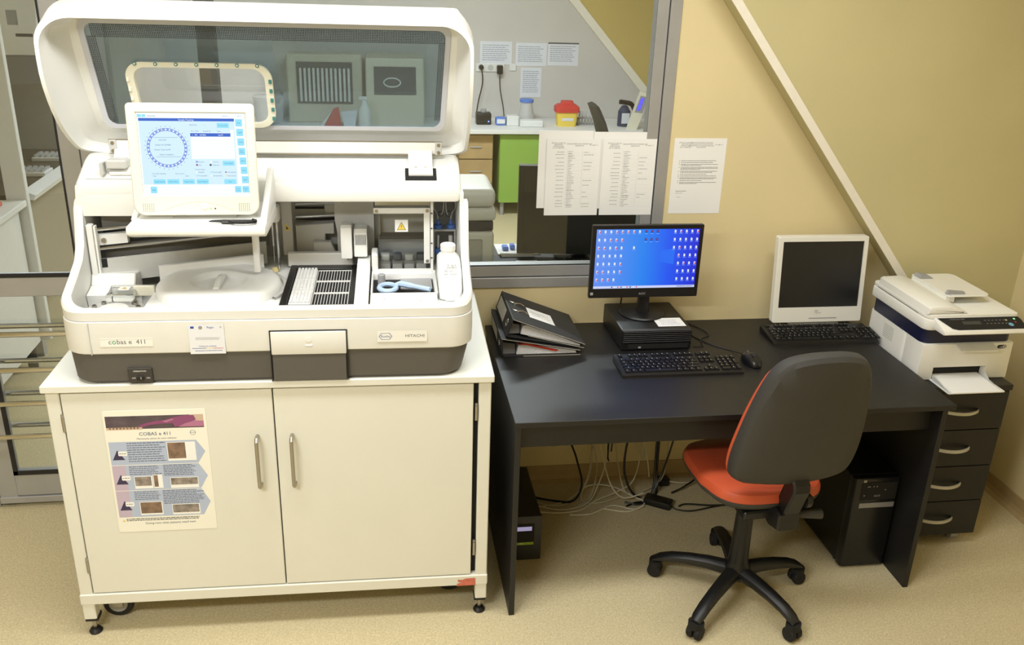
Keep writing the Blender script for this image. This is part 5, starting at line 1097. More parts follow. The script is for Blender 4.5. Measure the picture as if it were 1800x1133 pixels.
up_ = thing('power_backup_unit', 'black battery backup box with small lit display behind the desk panel', 'power supply', (0.31, -0.38, 0))
MB().box(0.252, 0.378, -0.545, -0.20, 0.006, 0.195, 0.004, 1).build('case', M_black, up_)
MB().box(0.250, 0.380, -0.557, -0.545, 0.004, 0.197, 0.004, 2).build('front_bezel', mat('bezel_dark', rgb(50, 51, 54), 0.5), up_)
MB().box(0.262, 0.352, -0.5595, -0.557, 0.070, 0.165, 0.001, 1).build('display_window', M_blackm, up_)
s = Sheet((0.266, -0.5598, 0.158), (1, 0, 0), (0, 0, -1), up_, 0.0003); s.rect(0.0, 0.004, 0.076, 0.022, screen_mat('small_lcd', rgb(172, 160, 196), 0.7), 'lcd'); s.rect(0, 0.072, 0.084, 0.084, mat('lime_label', rgb(150, 178, 58), 0.5), 'lime_strip'); s.text('APC', 0.03, 0.081, 0.009, M_paper, 'maker_lettering'); s.flush()
for x in (0.27, 0.36):
    for y in (-0.53, -0.22): MB().cyl((x, y, 0), 0.008, 0.008, 8).build('foot', M_blackm, up_)
# power adapter and cables
ad = thing('power_adapter', 'black power adapter brick lying on the floor under the desk', 'adapter', (0.938, -0.235, 0), math.radians(-33))
MB().box(0.88, 0.996, -0.262, -0.208, 0.0, 0.032, 0.006, 2).build('brick', M_black, ad)
MB().tube(spline([(0.995, -0.235, 0.012), (1.02, -0.24, 0.005), (1.08, -0.22, 0.005), (1.16, -0.14, 0.005), (1.24, -0.07, 0.005)], 6), 0.0035, 6).build('cord', M_black, ad)
def cable(pts, r, m, lb, nm='floor_cable'):
    P = spline(pts, 8); c = pts[0]; zmin = min(p.z for p in P)
    single(MB().tube(P, r, 6), nm, m, lb, 'cable', (c[0], c[1], max(0.0, zmin-r)))
M_cgrey = mat('cable_grey', rgb(190, 184, 160), 0.6); M_cwhite = mat('cable_white', rgb(212, 206, 184), 0.6)
cable([(0.55, -0.07, 0.68), (0.55, -0.09, 0.35), (0.60, -0.13, 0.18), (0.62, -0.17, 0.08), (0.58, -0.20, 0.02), (0.50, -0.17, 0.006), (0.39, -0.12, 0.006)], 0.0045, M_black, 'thick black cable looping down toward the battery backup box')
cable([(0.75, -0.05, 0.70), (0.755, -0.06, 0.4), (0.75, -0.07, 0.17), (0.76, -0.06, 0.12)], 0.004, M_black, 'short black cable hanging straight down behind the desk')
cable([(0.78, -0.05, 0.70), (0.775, -0.06, 0.4), (0.765, -0.07, 0.17)], 0.003, M_black, 'thin black cable hanging beside a short one behind the desk')
cable([(0.93, -0.05, 0.70), (0.92, -0.06, 0.45), (0.84, -0.09, 0.30), (0.81, -0.13, 0.12), (0.85, -0.17, 0.015), (0.93, -0.16, 0.006), (0.955, -0.10, 0.15), (0.955, -0.07, 0.5)], 0.005, M_black, 'thick black cable forming a wide loop down to the floor')
cable([(0.965, -0.06, 0.70), (0.97, -0.07, 0.40), (0.965, -0.10, 0.12), (0.95, -0.16, 0.006), (0.86, -0.23, 0.006), (0.80, -0.21, 0.006)], 0.0045, M_black, 'black cable running along the floor from the thick loop')
cable([(1.06, -0.05, 0.70), (1.06, -0.07, 0.45), (1.01, -0.12, 0.20), (0.92, -0.19, 0.02), (0.84, -0.22, 0.006), (0.80, -0.24, 0.006)], 0.004, M_black, 'black cable slanting across the other hanging cables')
cable([(1.24, -0.07, 0.006), (1.30, -0.16, 0.006), (1.27, -0.26, 0.006), (1.17, -0.27, 0.006), (1.06, -0.25, 0.006), (1.02, -0.262, 0.006)], 0.004, M_black, 'black cable lying in an open loop near the adapter brick')
cable([(0.40, -0.15, 0.006), (0.50, -0.21, 0.006), (0.60, -0.16, 0.006), (0.67, -0.10, 0.08), (0.68, -0.06, 0.22)], 0.003, M_cgrey, 'pale grey cable arching up near the battery backup box')
cable([(0.40, -0.18, 0.005), (0.52, -0.24, 0.005), (0.64, -0.20, 0.005), (0.70, -0.13, 0.04), (0.74, -0.09, 0.16), (0.72, -0.06, 0.30)], 0.003, M_cwhite, 'whitish cable crossing the floor coil under the desk')
cable([(0.41, -0.21, 0.005), (0.55, -0.18, 0.005), (0.66, -0.11, 0.03), (0.76, -0.12, 0.03), (0.85, -0.18, 0.010), (0.88, -0.23, 0.008), (0.80, -0.28, 0.006), (0.70, -0.25, 0.006)], 0.0032, M_cwhite, 'whitish cable running from the coil to the adapter brick')
cable([(0.60, -0.22, 0.010), (0.66, -0.17, 0.012), (0.70, -0.10, 0.10), (0.685, -0.07, 0.20), (0.66, -0.12, 0.10), (0.62, -0.18, 0.012), (0.70, -0.21, 0.010), (0.80, -0.17, 0.012)], 0.0028, M_cgrey, 'pale grey cable standing in a narrow loop under the desk')
cable([(0.86, -0.06, 0.60), (0.87, -0.08, 0.35), (0.91, -0.12, 0.16), (0.92, -0.14, 0.08)], 0.003, M_cwhite, 'whitish cable hanging among the black cables')
cable([(0.77, -0.07, 0.28), (0.79, -0.11, 0.12), (0.82, -0.16, 0.02), (0.92, -0.13, 0.012), (1.00, -0.09, 0.05), (1.02, -0.06, 0.20)], 0.003, M_cgrey, 'pale grey cable drooping in a shallow curve under the desk')
cable([(1.03, -0.09, 0.02), (1.10, -0.10, 0.015), (1.18, -0.08, 0.02), (1.26, -0.05, 0.10)], 0.0035, M_cwhite, 'whitish cable beyond the adapter brick near the wall')
cable([(0.44, -0.05, 0.60), (0.43, -0.08, 0.38), (0.47, -0.10, 0.26), (0.52, -0.08, 0.22), (0.50, -0.05, 0.34)], 0.003, M_cgrey, 'pale grey cable curling beside the battery backup box')
cable([(0.405, -0.24, 0.005), (0.50, -0.26, 0.005), (0.60, -0.25, 0.005), (0.68, -0.19, 0.008), (0.78, -0.15, 0.02), (0.86, -0.12, 0.06), (0.90, -0.08, 0.22)], 0.003, M_cwhite, 'whitish cable snaking across the floor toward the hanging cables')
cable([(0.70, -0.06, 0.55), (0.69, -0.08, 0.32), (0.72, -0.12, 0.16), (0.75, -0.17, 0.06), (0.80, -0.20, 0.02), (0.88, -0.20, 0.04)], 0.003, M_cwhite, 'whitish cable dropping down to the floor behind the coil')
cable([(0.83, -0.05, 0.62), (0.82, -0.07, 0.36), (0.855, -0.10, 0.22), (0.90, -0.11, 0.16), (0.89, -0.07, 0.30)], 0.003, M_cgrey, 'pale grey cable making a short hook among the hanging black cables')
cable([(0.55, -0.28, 0.005), (0.64, -0.28, 0.005), (0.74, -0.23, 0.006), (0.82, -0.265, 0.006), (0.87, -0.255, 0.012)], 0.003, M_cwhite, 'whitish cable lying flat before the coil, ending at the adapter brick')
cable([(1.02, -0.16, 0.006), (1.08, -0.14, 0.02), (1.16, -0.10, 0.05), (1.24, -0.06, 0.14)], 0.0045, M_black, 'thick black cable rising toward the wall beyond the adapter brick')
single(MB().box(0.985, 1.03, -0.10, -0.06, 0.0, 0.035, 0.004, 1), 'cable_plug', M_black, 'small black plug block at the end of a whitish cable', 'plug', (1.007, -0.08, 0))

# ------------------------------------------------------------------ papers on glass and wall
def a4(x, ztop, y, label, style, tilt=0.0, group=None, far=False):
    t = thing('posted_sheet', label, 'paper', (x+0.105, y, ztop-0.297), group=group)
    P = lambda u, v: (x+u*math.cos(tilt)+v*math.sin(tilt)*0-0, y, ztop-v+u*math.sin(tilt))
    th = -0.0006
    MB().rings([[(x, y, ztop-0.297), (x+0.21, y, ztop-0.297+0.21*math.sin(tilt)), (x+0.21, y, ztop+0.21*math.sin(tilt)), (x, y, ztop)], [(x, y+th, ztop-0.297), (x+0.21, y+th, ztop-0.297+0.21*math.sin(tilt)), (x+0.21, y+th, ztop+0.21*math.sin(tilt)), (x, y+th, ztop)]], True, True, True, False).build('sheet', M_paper, t)
    if style:
        s = Sheet((x, y+th, ztop), (1, 0, math.sin(tilt)), (0, 0, -1), t, 0.0002)
        for i, ln in enumerate(('SPITALUL CLINIC DE', 'OBSTETRICA', 'GINECOLOGIE', 'DR. I.A. SBARCEA')): s.text(ln, 0.045, 0.019+i*0.006, 0.0058, M_ink, 'letterhead', 'CENTER', 1)
        if style == 1:
            s.text('ANALIZE MEDICALE URGENTE 24H', 0.125, 0.022, 0.0062, M_ink, 'letterhead', 'CENTER', 1); s.text('LABORATOR', 0.125, 0.029, 0.006, M_ink, 'letterhead', 'CENTER', 1); s.text('Nr. pagina 1/1', 0.182, 0.026, 0.0056, M_ink, 'letterhead', 'CENTER', 1)
            v = 0.046; rnd = random.Random(int(x*1000))
            s.rect(0.080, 0.044, 0.0804, 0.262, M_inkl, 'table_rule'); s.rect(0.140, 0.044, 0.1404, 0.262, M_inkl, 'table_rule')
            while v < 0.258:
                h = rnd.choice((0.0095, 0.0135, 0.0180)); s.line(0.034+rnd.uniform(0, 0.012), v+h/2-0.001, 0.070, 0.0022, M_inkl, 'table_text', 1, rnd)
                q = v+0.002
                while q < v+h-0.001: s.line(0.084, q, 0.090+rnd.uniform(0.004, 0.024), 0.0022, M_inkl, 'table_text', 1, rnd); q += 0.0064
                if rnd.random() < 0.55: s.line(0.145, v+h/2, 0.150+rnd.uniform(0.008, 0.035), 0.0022, M_inkl, 'table_text', 1, rnd)
                v += h; s.rect(0.030, v-0.0005, 0.195, v-0.0002, mat('rule_faint', rgb(212, 212, 214), 0.8), 'table_line')
        else:
            for i in range(4): s.text(('INSTRUCTIUNI PRIVIND UTILIZAREA', 'ECHIPAMENTELOR DE PROTECTIE IN', 'LABORATORUL DE ANALIZE MEDICALE', 'SI SECURITATE')[i], 0.108, 0.019+i*0.006, 0.0056, M_ink, 'letterhead', 'CENTER', 1)
            s.text('Nr. pagina 1/1', 0.180, 0.026, 0.0056, M_ink, 'letterhead', 'CENTER', 1)
            for i, k in enumerate((1, 1, 2, 3, 2, 1, 2, 1, 2, 2)):
                pass
            v = 0.086
            for k in (1, 1, 2, 3, 2, 1, 1, 2, 1, 2):
                s.rect(0.026, v, 0.029, v+0.002, M_ink, 'list_number')
                for j in range(k): s.line(0.034, v, 0.034+(0.15 if j < k-1 else random.uniform(0.07, 0.15)), 0.0018, M_ink, 'list_text'); v += 0.0043
                v += 0.0028
            s.line(0.022, 0.206, 0.066, 0.0018, M_ink, 'list_text'); s.line(0.022, 0.214, 0.05, 0.0018, M_inkl, 'list_text'); s.line(0.028, 0.230, 0.045, 0.0015, M_inkl, 'list_text')
        s.flush()
    return t
a4(0.438, 1.489, -0.0009, 'printed lab table sheet on the glass, farther from the yellow wall', 1)
a4(0.656, 1.489, -0.0009, 'printed lab table sheet on the glass, next to the yellow wall', 1, -0.002)
a4(0.408, 1.517, 0.0030, 'blank white sheet peeking out at side and top of a printed table sheet', 0)
a4(0.617, 1.514, 0.0030, 'blank white sheet showing only its top strip above the printed table sheets', 0)
a4(0.936, 1.4925, -0.0006, 'printed instruction sheet taped on the yellow wall beside the window', 2, 0.0)

# ------------------------------------------------------------------ the room behind the glass
FZ = 0.76
FY = 4.945
M_fw = mat('far_white_laminate', rgb(228, 228, 226), 0.5, var=0.02); M_beige = mat('beige_plastic', rgb(214, 206, 186), 0.5, var=0.02); M_wood = mat('tan_wood', rgb(176, 148, 104), 0.6, var=0.12, vscale=8)
def dxf(z): return 1.53+(1.79-z)*0.918
struct(MB().prism([(dxf(CEIL)+0.06, CEIL), (XR, 1.79-(XR-0.06-1.53)/0.918), (XR, CEIL)], 'y', FY-0.06, 4.98), 'wall_far_bulkhead', mat('far_bulkhead_paint', rgb(200, 178, 112), 0.85, var=0.03, vscale=3))
struct(MB().prism([(dxf(CEIL)-0.03, CEIL), (dxf(0.80)-0.03, 0.80), (dxf(0.80)+0.06, 0.80), (dxf(CEIL)+0.06, CEIL)], 'y', FY-0.07, 4.95), 'trim_2', M_strip)
wt = thing('wall_bench', 'long white worktop along the tan wall of the room behind glass', 'bench', (0.3, 4.6, 0))
MB().box(-1.75, 2.30, 4.30, 4.94, FZ-0.035, FZ, 0.003, 1).build('worktop', M_fw, wt)
for x in (-1.7, -0.5, 0.45, 1.5, 2.24): MB().box(x-0.025, x+0.025, 4.34, 4.39, 0, FZ-0.035).build('leg', M_pgrey, wt)
MB().box(-1.7, 2.24, 4.86, 4.88, 0.3, FZ-0.035).build('back_rail', M_fw, wt)
gc = thing('green_cabinet', 'lime green base cabinet on short legs under the white worktop', 'cabinet', (1.04, 4.6, 0))
MB().box(0.855, 1.225, 4.37, 4.84, 0.115, FZ-0.045, 0.003, 1).build('body', M_green, gc)
MB().box(0.857, 1.223, 4.350, 4.368, 0.12, FZ-0.05, 0.002, 1).build('door', M_green, gc)
for x in (0.89, 1.19):
    for y in (4.40, 4.80): MB().cyl((x, y, 0), 0.018, 0.116, 12).build('leg', M_pgrey, gc)
wc = thing('drawer_cabinet', 'tan wooden drawer cabinet under the white worktop beside the green one', 'cabinet', (0.62, 4.6, 0))
MB().box(0.50, 0.80, 4.40, 4.84, 0.06, FZ-0.045, 0.003, 1).build('body', M_wood, wc)
for z0, z1 in ((0.08, 0.28), (0.29, 0.49), (0.50, 0.70)):
    d = MB().box(0.505, 0.795, 4.38, 4.398, z0, z1, 0.002, 1).build('drawer', M_wood, wc); MB().tube([(0.60, 4.375, (z0+z1)/2), (0.70, 4.375, (z0+z1)/2)], 0.006, 6).build('handle', M_pgrey, d)
for x in (0.54, 0.76):
    for y in (4.43, 4.80): MB().cyl((x, y, 0), 0.018, 0.062, 10).build('leg', M_blackm, wc)
M_fp = mat('far_paper', rgb(222, 224, 232), 0.8)
def fpaper(x0, x1, z0, z1, label, dark=False):
    t = thing('wall_notice', label, 'paper', ((x0+x1)/2, 4.949, z0))
    MB().box(x0, x1, 4.9465, 4.9495, z0, z1).build('sheet', M_fp, t)
    s = Sheet((x0, 4.9463, z1), (1, 0, 0), (0, 0, -1), t, 0.0006); W_ = x1-x0
    if dark: s.rect(0, 0, W_, 0.012, M_ink, 'holder_edge')
    s.para(0.02, 0.03, W_-0.02, int((z1-z0-0.05)/0.018), 0.018, 0.006, mat('far_ink', rgb(150, 158, 178), 0.8), 'notice_text'); s.flush()
fpaper(0.735, 1.02, 1.230, 1.425, 'landscape notice on the tan wall above the wall sockets')
fpaper(1.055, 1.335, 1.218, 1.418, 'landscape notice on the tan wall between two other notices')
fpaper(1.345, 1.625, 1.225, 1.425, 'landscape notice with dark top edge on the tan wall', True)
fpaper(1.105, 1.295, 0.945, 1.205, 'portrait notice hanging below the landscape notices on the tan wall')
sk = thing('socket_strip', 'white triple wall socket strip with black plugs above the worktop', 'socket', (0.83, 4.949, 1.165))
MB().box(0.70, 0.955, 4.936, 4.9495, 1.165, 1.235, 0.003, 1).build('plate', M_fw, sk)
for x in (0.745, 0.83, 0.905): MB().lathe([(0.026, 4.934), (0.022, 4.937)], (x, 0, 1.20), 16, 'y').build('socket', M_inner, sk)
MB().lathe([(0.020, 4.90), (0.022, 4.934)], (0.745, 0, 1.205), 14, 'y').build('plug', M_black, sk)
MB().tube(spline([(0.745, 4.905, 1.20), (0.755, 4.88, 1.08), (0.72, 4.87, 0.92), (0.70, 4.86, FZ+0.04)], 6), 0.006, 6).build('plug_cord', M_black, sk)
MB().box(0.885, 0.935, 4.88, 4.934, 1.15, 1.225, 0.005, 1).build('charger', M_black, sk)
MB().tube(spline([(0.91, 4.90, 1.15), (0.915, 4.89, 1.02), (0.94, 4.86, 0.88), (0.95, 4.84, FZ+0.03)], 6), 0.005, 6).build('charger_cord', M_black, sk)
single(MB().box(1.0, 1.06, 4.938, 4.9495, 1.175, 1.235, 0.003, 1), 'wall_switch', M_fw, 'small square white switch plate beside the socket strip', 'switch', (1.03, 4.949, 1.175))
# things on that worktop
def ft(name, label, cat, x, y, grp=None): return thing(name, label, cat, (x, y, FZ), group=grp)
t = ft('lab_shaker', 'small black lab device with a blue light on the white worktop', 'device', 0.735, 4.6)
MB().box(0.67, 0.80, 4.55, 4.66, FZ, FZ+0.10, 0.01, 2).build('body', M_black, t); MB().cyl((0.735, 4.605, FZ+0.10), 0.025, 0.03, 14).build('knob', M_pgrey, t)
MB().lathe([(0.006, 4.545), (0.006, 4.55)], (0.775, 0, FZ+0.03), 8, 'y').build('blue_light', mat('blue_led', rgb(80, 110, 255), 0.3, emit=rgb(90, 120, 255), estr=3.0), t)
t = ft('test_meter', 'small white and blue meter on the white worktop', 'device', 0.88, 4.55)
MB().box(0.835, 0.925, 4.52, 4.60, FZ, FZ+0.07, 0.015, 2).build('body', M_blue, t); MB().box(0.845, 0.915, 4.517, 4.521, FZ+0.018, FZ+0.055).build('screen', M_fw, t)
single(MB().box(0.93, 1.035, 4.50, 4.60, FZ, FZ+0.085, 0.006, 1), 'glove_carton', M_fw, 'white carton standing beside the blue meter', 'box', (0.98, 4.55, FZ))
single(MB().box(1.04, 1.24, 4.44, 4.56, FZ, FZ+0.055, 0.008, 1), 'flat_box', M_fw, 'low flat white box in front of the blue capped flask', 'box', (1.14, 4.5, FZ))
t = ft('glass_flask', 'clear flask with blue cap behind the low white box', 'flask', 1.125, 4.68)
MB().lathe([(0.075, 0.001), (0.075, 0.05), (0.055, 0.15), (0.055, 0.18)], (1.125, 4.68, FZ), 20).build('flask', M_frost, t); MB().lathe([(0.062, 0.181), (0.062, 0.205), (0.05, 0.21)], (1.125, 4.68, FZ), 20).build('cap', M_blue, t)
t = ft('sharps_container', 'yellow sharps container with red lid on the white worktop', 'container', 1.46, 4.55)
MB().rings([[(1.46+u*k, 4.55+v*k, FZ+z) for u, v in rrect(-0.095, 0.095, -0.07, 0.07, 0.03, 4)] for k, z in ((0.85, 0), (0.95, 0.08), (1.0, 0.12))]).build('tub', M_yel, t)
MB().rings([[(1.46+u*k, 4.55+v*k, FZ+z) for u, v in rrect(-0.10, 0.10, -0.075, 0.075, 0.03, 4)] for k, z in ((1.05, 0.121), (1.05, 0.165), (0.8, 0.185), (0.55, 0.19), (0.5, 0.215))]).build('lid', M_red, t)
MB().box(1.41, 1.51, 4.484, 4.486, FZ+0.05, FZ+0.09).build('label', M_fp, t)
t = ft('tube_rack', 'test tube rack with clear tubes beside the sharps container', 'rack', 1.66, 4.6)
MB().box(1.57, 1.74, 4.56, 4.64, FZ+0.055, FZ+0.062).box(1.57, 1.74, 4.56, 4.64, FZ, FZ+0.008).box(1.57, 1.576, 4.56, 4.64, FZ, FZ+0.062).box(1.734, 1.74, 4.56, 4.64, FZ, FZ+0.062).build('rack', M_pgrey, t)
for k in range(6): MB().cyl((1.59+k*0.027, 4.60, FZ+0.009), 0.009, 0.115, 10).build('tube', M_frost, t)
t = ft('spray_bottle', 'navy spray bottle with white label and black trigger on the white worktop', 'bottle', 1.98, 4.55)
MB().lathe([(0.055, 0), (0.057, 0.005), (0.055, 0.13), (0.03, 0.17), (0.018, 0.18)], (1.98, 4.55, FZ), 20).build('body', mat('bottle_navy', rgb(52, 62, 92), 0.4), t)
MB().box(1.945, 2.015, 4.489, 4.493, FZ+0.03, FZ+0.12).build('label', M_fp, t)
MB().tube(spline([(1.93, 4.55, FZ+0.21), (1.98, 4.55, FZ+0.205), (2.04, 4.55, FZ+0.19), (2.075, 4.55, FZ+0.13), (2.085, 4.55, FZ+0.06)], 5), 0.02, 8).build('trigger', M_black, t)
t = ft('handheld_reader', 'beige handheld reader with blue lit display leaning on its stand', 'device', 2.04, 4.36)
for nm, m, a in (('body', M_cream, None),):
    L0 = [(1.96, 4.36, FZ), (2.05, 4.36, FZ), (2.16, 4.40, FZ+0.30), (2.07, 4.40, FZ+0.32)]
    MB().rings([L0, [(p[0]+0.005, p[1]+0.045, p[2]) for p in L0]], True, True, True, False).build('body', M_cream, t)
    q = lambda u, v, d: Vector((1.96+0.09*u+0.11*v, 4.36+0.04*v-d, FZ+0.31*v-0.02*u*v))
    MB().add([q(0.12, 0.48, 0.004), q(0.90, 0.48, 0.004), q(0.90, 0.93, 0.004), q(0.12, 0.93, 0.004)], [(0, 1, 2, 3)]).build('panel', M_pgrey, t)
    MB().add([q(0.22, 0.54, 0.007), q(0.55, 0.54, 0.007), q(0.55, 0.88, 0.007), q(0.22, 0.88, 0.007)], [(0, 1, 2, 3)]).build('display', screen_mat('reader_blue', rgb(92, 88, 245), 1.2), t)
# chair back in the far room
fc = thing('swivel_chair', 'grey backed swivel chair standing at the white worktop behind glass', 'chair', (1.72, 3.95, 0))
MB().rings([[(1.66-0.16*f*f+0.02*f+o_, 3.95+q_*(1-0.35*f**4), 0.50+0.54*f) for o_, q_ in ((0, -0.16), (-0.015, 0), (0, 0.16), (0.02, 0.19), (0.05, 0.16), (0.055, 0), (0.05, -0.16), (0.02, -0.19))] for f in (0, 0.25, 0.5, 0.75, 0.92, 0.98)]+[[(1.545+0.3*o_, 3.95+0.4*q_, 1.045) for o_, q_ in ((0, -0.16), (-0.015, 0), (0, 0.16), (0.02, 0.19), (0.05, 0.16), (0.055, 0), (0.05, -0.16), (0.02, -0.19))]]).build('back', M_chair, fc)
MB().rings([[(1.88+0.20*math.cos(a)*k, 3.95+0.20*math.sin(a)*k, z) for a in [2*PI*i/20 for i in range(20)]] for k, z in ((0.9, 0.42), (1, 0.44), (1, 0.47), (0.85, 0.49))]).build('seat', M_orange, fc)
MB().cyl((1.88, 3.95, 0.06), 0.028, 0.36, 12).build('column', M_black, fc)
for k in range(5):
    a = 2*PI*k/5; MB().tube([(1.88, 3.95, 0.09), (1.88+0.24*math.cos(a), 3.95+0.24*math.sin(a), 0.06)], 0.02, 8).build('base_leg', M_black, fc); MB().cyl((1.88+0.25*math.cos(a), 3.95+0.25*math.sin(a), 0.0), 0.022, 0.05, 10).build('caster', M_blackm, fc)
MB().tube([(1.69, 3.95, 0.52), (1.70, 3.95, 0.42), (1.85, 3.95, 0.41)], 0.02, 8).build('back_bracket', M_black, fc)
# instruments at the far wall, seen through the lid window
t = ft('slat_cabinet', 'beige cabinet with upright white slats behind the tinted lid', 'cabinet', -0.62, 4.68)
FC = MB().box(-0.92, -0.30, 4.62, 4.86, FZ, FZ+0.56, 0.01, 1).build('body', M_beige, t)
MB().box(-0.84, -0.38, 4.612, 4.62, FZ+0.16, FZ+0.50).build('opening', M_ink, t)
for k in range(12): MB().box(-0.815+k*0.036, -0.797+k*0.036, 4.590, 4.6115, FZ+0.18, FZ+0.45).build('slat', M_fw, t)
t = ft('bench_centrifuge', 'beige bench instrument with dark window behind the tinted lid', 'instrument', -0.03, 4.66)
MB().prism([(4.50, FZ), (4.50, FZ+0.20), (4.60, FZ+0.54), (4.86, FZ+0.56), (4.86, FZ)], 'x', -0.27, 0.22, 0.01, 1).build('body', M_beige, t)
MB().rings([[(-0.20, 4.520, FZ+0.25), (0.15, 4.520, FZ+0.25), (0.15, 4.583, FZ+0.47), (-0.20, 4.583, FZ+0.47)], [(-0.20, 4.508, FZ+0.255), (0.15, 4.508, FZ+0.255), (0.15, 4.571, FZ+0.475), (-0.20, 4.571, FZ+0.475)]], True, True, True, False).build('window', M_ink, t)
MB().tube([(-0.05+0.07*math.cos(a), 4.530+0.012*math.sin(a), FZ+0.35+0.035*math.sin(a)) for a in [2*PI*k/24 for k in range(24)]], 0.006, 6, closed=True).build('rotor_ring', M_fw, t)
t = ft('wash_spray', 'white squeeze spray bottle between two beige instruments', 'bottle', -0.285, 4.42)
MB().lathe([(0.05, 0), (0.052, 0.01), (0.05, 0.14), (0.022, 0.19), (0.02, 0.22)], (-0.285, 4.42, FZ), 18).build('body', M_fw, t); MB().box(-0.33, -0.26, 4.41, 4.43, FZ+0.22, FZ+0.25, 0.005, 1).build('nozzle', M_fw, t)
t = ft('red_carton', 'red and white folded carton before the slatted cabinet', 'box', -0.55, 4.46)
MB().prism([(-0.62, FZ), (-0.48, FZ), (-0.50, FZ+0.15), (-0.54, FZ+0.14)], 'y', 4.42, 4.50).build('front', M_red, t); MB().prism([(-0.66, FZ), (-0.625, FZ), (-0.545, FZ+0.14)], 'y', 4.42, 4.50).build('flap', M_fw, t)
t = ft('paper_funnel', 'white upright paper holder beside the red carton', 'holder', -0.41, 4.46)
MB().prism([(-0.455, FZ), (-0.365, FZ), (-0.345, FZ+0.13), (-0.48, FZ+0.11)], 'y', 4.43, 4.50).build('holder', M_fp, t)
t = ft('rolled_bin', 'pale round container beside the slatted cabinet', 'container', -1.08, 4.6)
MB().lathe([(0.10, 0), (0.11, 0.01), (0.13, 0.22), (0.12, 0.225)], (-1.08, 4.6, FZ), 22).build('tub', M_frost, t)
# dark post of the far room seen through the lid opening
struct(MB().box(-1.42, -1.30, 3.5, 3.62, 0, CEIL), 'trim_3', mat('dark_post', rgb(70, 66, 62), 0.6))

# black desk against the glass with monitor and white printer
nd = thing('office_desk', 'black desk standing close behind the glass partition', 'desk', (0.60, 0.65, 0))
MB().box(-0.25, 1.50, 0.22, 1.06, 0.73, 0.75, 0.002, 1).build('desktop', M_desk, nd)
MB().box(-0.245, -0.225, 0.25, 1.04, 0, 0.73).build('side_panel', M_desk, nd); MB().box(1.475, 1.495, 0.25, 1.04, 0, 0.73).build('side_panel', M_desk, nd)
nm = thing('flat_monitor', 'large black monitor with dark screen behind the posted sheets', 'monitor', (0.78, 0.86, 0.75), math.radians(-6))
def slopebox(mb, x0, x1, y0, y1, z0, z1, lean_): 
    return mb.rings([[(x0, y0, z0), (x1, y0, z0), (x1, y1, z0), (x0, y1, z0)], [(x0, y0+lean_, z1), (x1, y0+lean_, z1), (x1, y1+lean_, z1), (x0, y1+lean_, z1)]], True, True, True, False)
slopebox(MB(), 0.475, 1.10, 0.80, 0.845, 0.775, 1.20, 0.03).build('housing', M_black, nm)
slopebox(MB(), 0.505, 1.075, 0.797, 0.800, 0.81, 1.175, 0.026).build('dark_screen', MATS['screen_off'], nm)
MB().prism([(x, y) for x, y in rrect(0.66, 0.92, 0.78, 0.96, 0.03, 4)], 'z', 0.7505, 0.762).build('stand_base', M_black, nm)
MB().box(0.75, 0.83, 0.88, 0.905, 0.76, 0.95).build('stand_neck', M_black, nm)
wpn = thing('laser_printer', 'white printer with black band behind the glass beside the analyzer', 'printer', (0.12, 0.83, 0.75))
MB().box(-0.12, 0.335, 0.66, 1.00, 0.752, 0.935, 0.02, 3).build('lower_body', M_pw, wpn)
MB().box(-0.115, 0.330, 0.665, 0.995, 0.936, 0.985, 0.008, 2).build('black_band', M_navy, wpn)
MB().box(-0.125, 0.340, 0.655, 1.005, 0.986, 1.045, 0.015, 2).build('scanner_body', M_pw, wpn)
MB().box(-0.125, 0.338, 0.655, 1.000, 1.047, 1.135, 0.03, 3).build('lid', M_pw, wpn)
MB().box(0.175, 0.200, 0.652, 0.655, 1.040, 1.052).build('status_window', mat('status_olive', rgb(90, 96, 60), 0.4), wpn)
MB().box(-0.05, 0.28, 0.655, 0.661, 0.775, 0.90, 0.006, 1).build('front_recess', M_inner, wpn)
dt = thing('document_tray', 'white paper tray holding a blue clip on the black desk behind glass', 'tray', (0.47, 0.98, 0.7502))
MB().prism([(0.40, 0.7502), (0.56, 0.7502), (0.56, 0.765), (0.39, 0.77)], 'y', 0.85, 0.88).box(0.385, 0.60, 0.88, 1.05, 0.7504, 0.756).build('tray', M_paper, dt)
MB().box(0.415, 0.445, 0.93, 0.985, 0.757, 0.775, 0.005, 1).box(0.455, 0.480, 0.945, 0.99, 0.757, 0.78, 0.005, 1).build('blue_clip', M_blue, dt)
single(MB().box(0.46, 0.565, 0.76-0.02, 0.80-0.01, 0.7503, 0.7511), 'loose_note', M_paper, 'small white note on the black desk before the large black monitor', 'paper', (0.51, 0.765, 0.7502))
single(MB().box(0.60, 0.70, 0.745, 0.775, 0.7503, 0.7511), 'loose_slip', M_paper, 'narrow white slip on the black desk near its keyboard', 'paper', (0.65, 0.76, 0.7502))
fk = thing('computer_keyboard', 'black keyboard on the desk behind the glass', 'keyboard', (0.90, 0.66, 0.75))
MB().prism([(0.59, 0.7502), (0.59, 0.762), (0.735, 0.776), (0.735, 0.7502)], 'x', 0.68, 1.12, 0.002, 1).build('body', M_black, fk)
kk = MB()
for i in range(20):
    for j in range(5): kk.box(0.688+i*0.0215, 0.705+i*0.0215, 0.60+j*0.026, 0.621+j*0.026, 0.764+j*0.0025, 0.769+j*0.0025)
ko = kk.build('keys', M_blackm, fk); ko['kind'] = 'stuff'

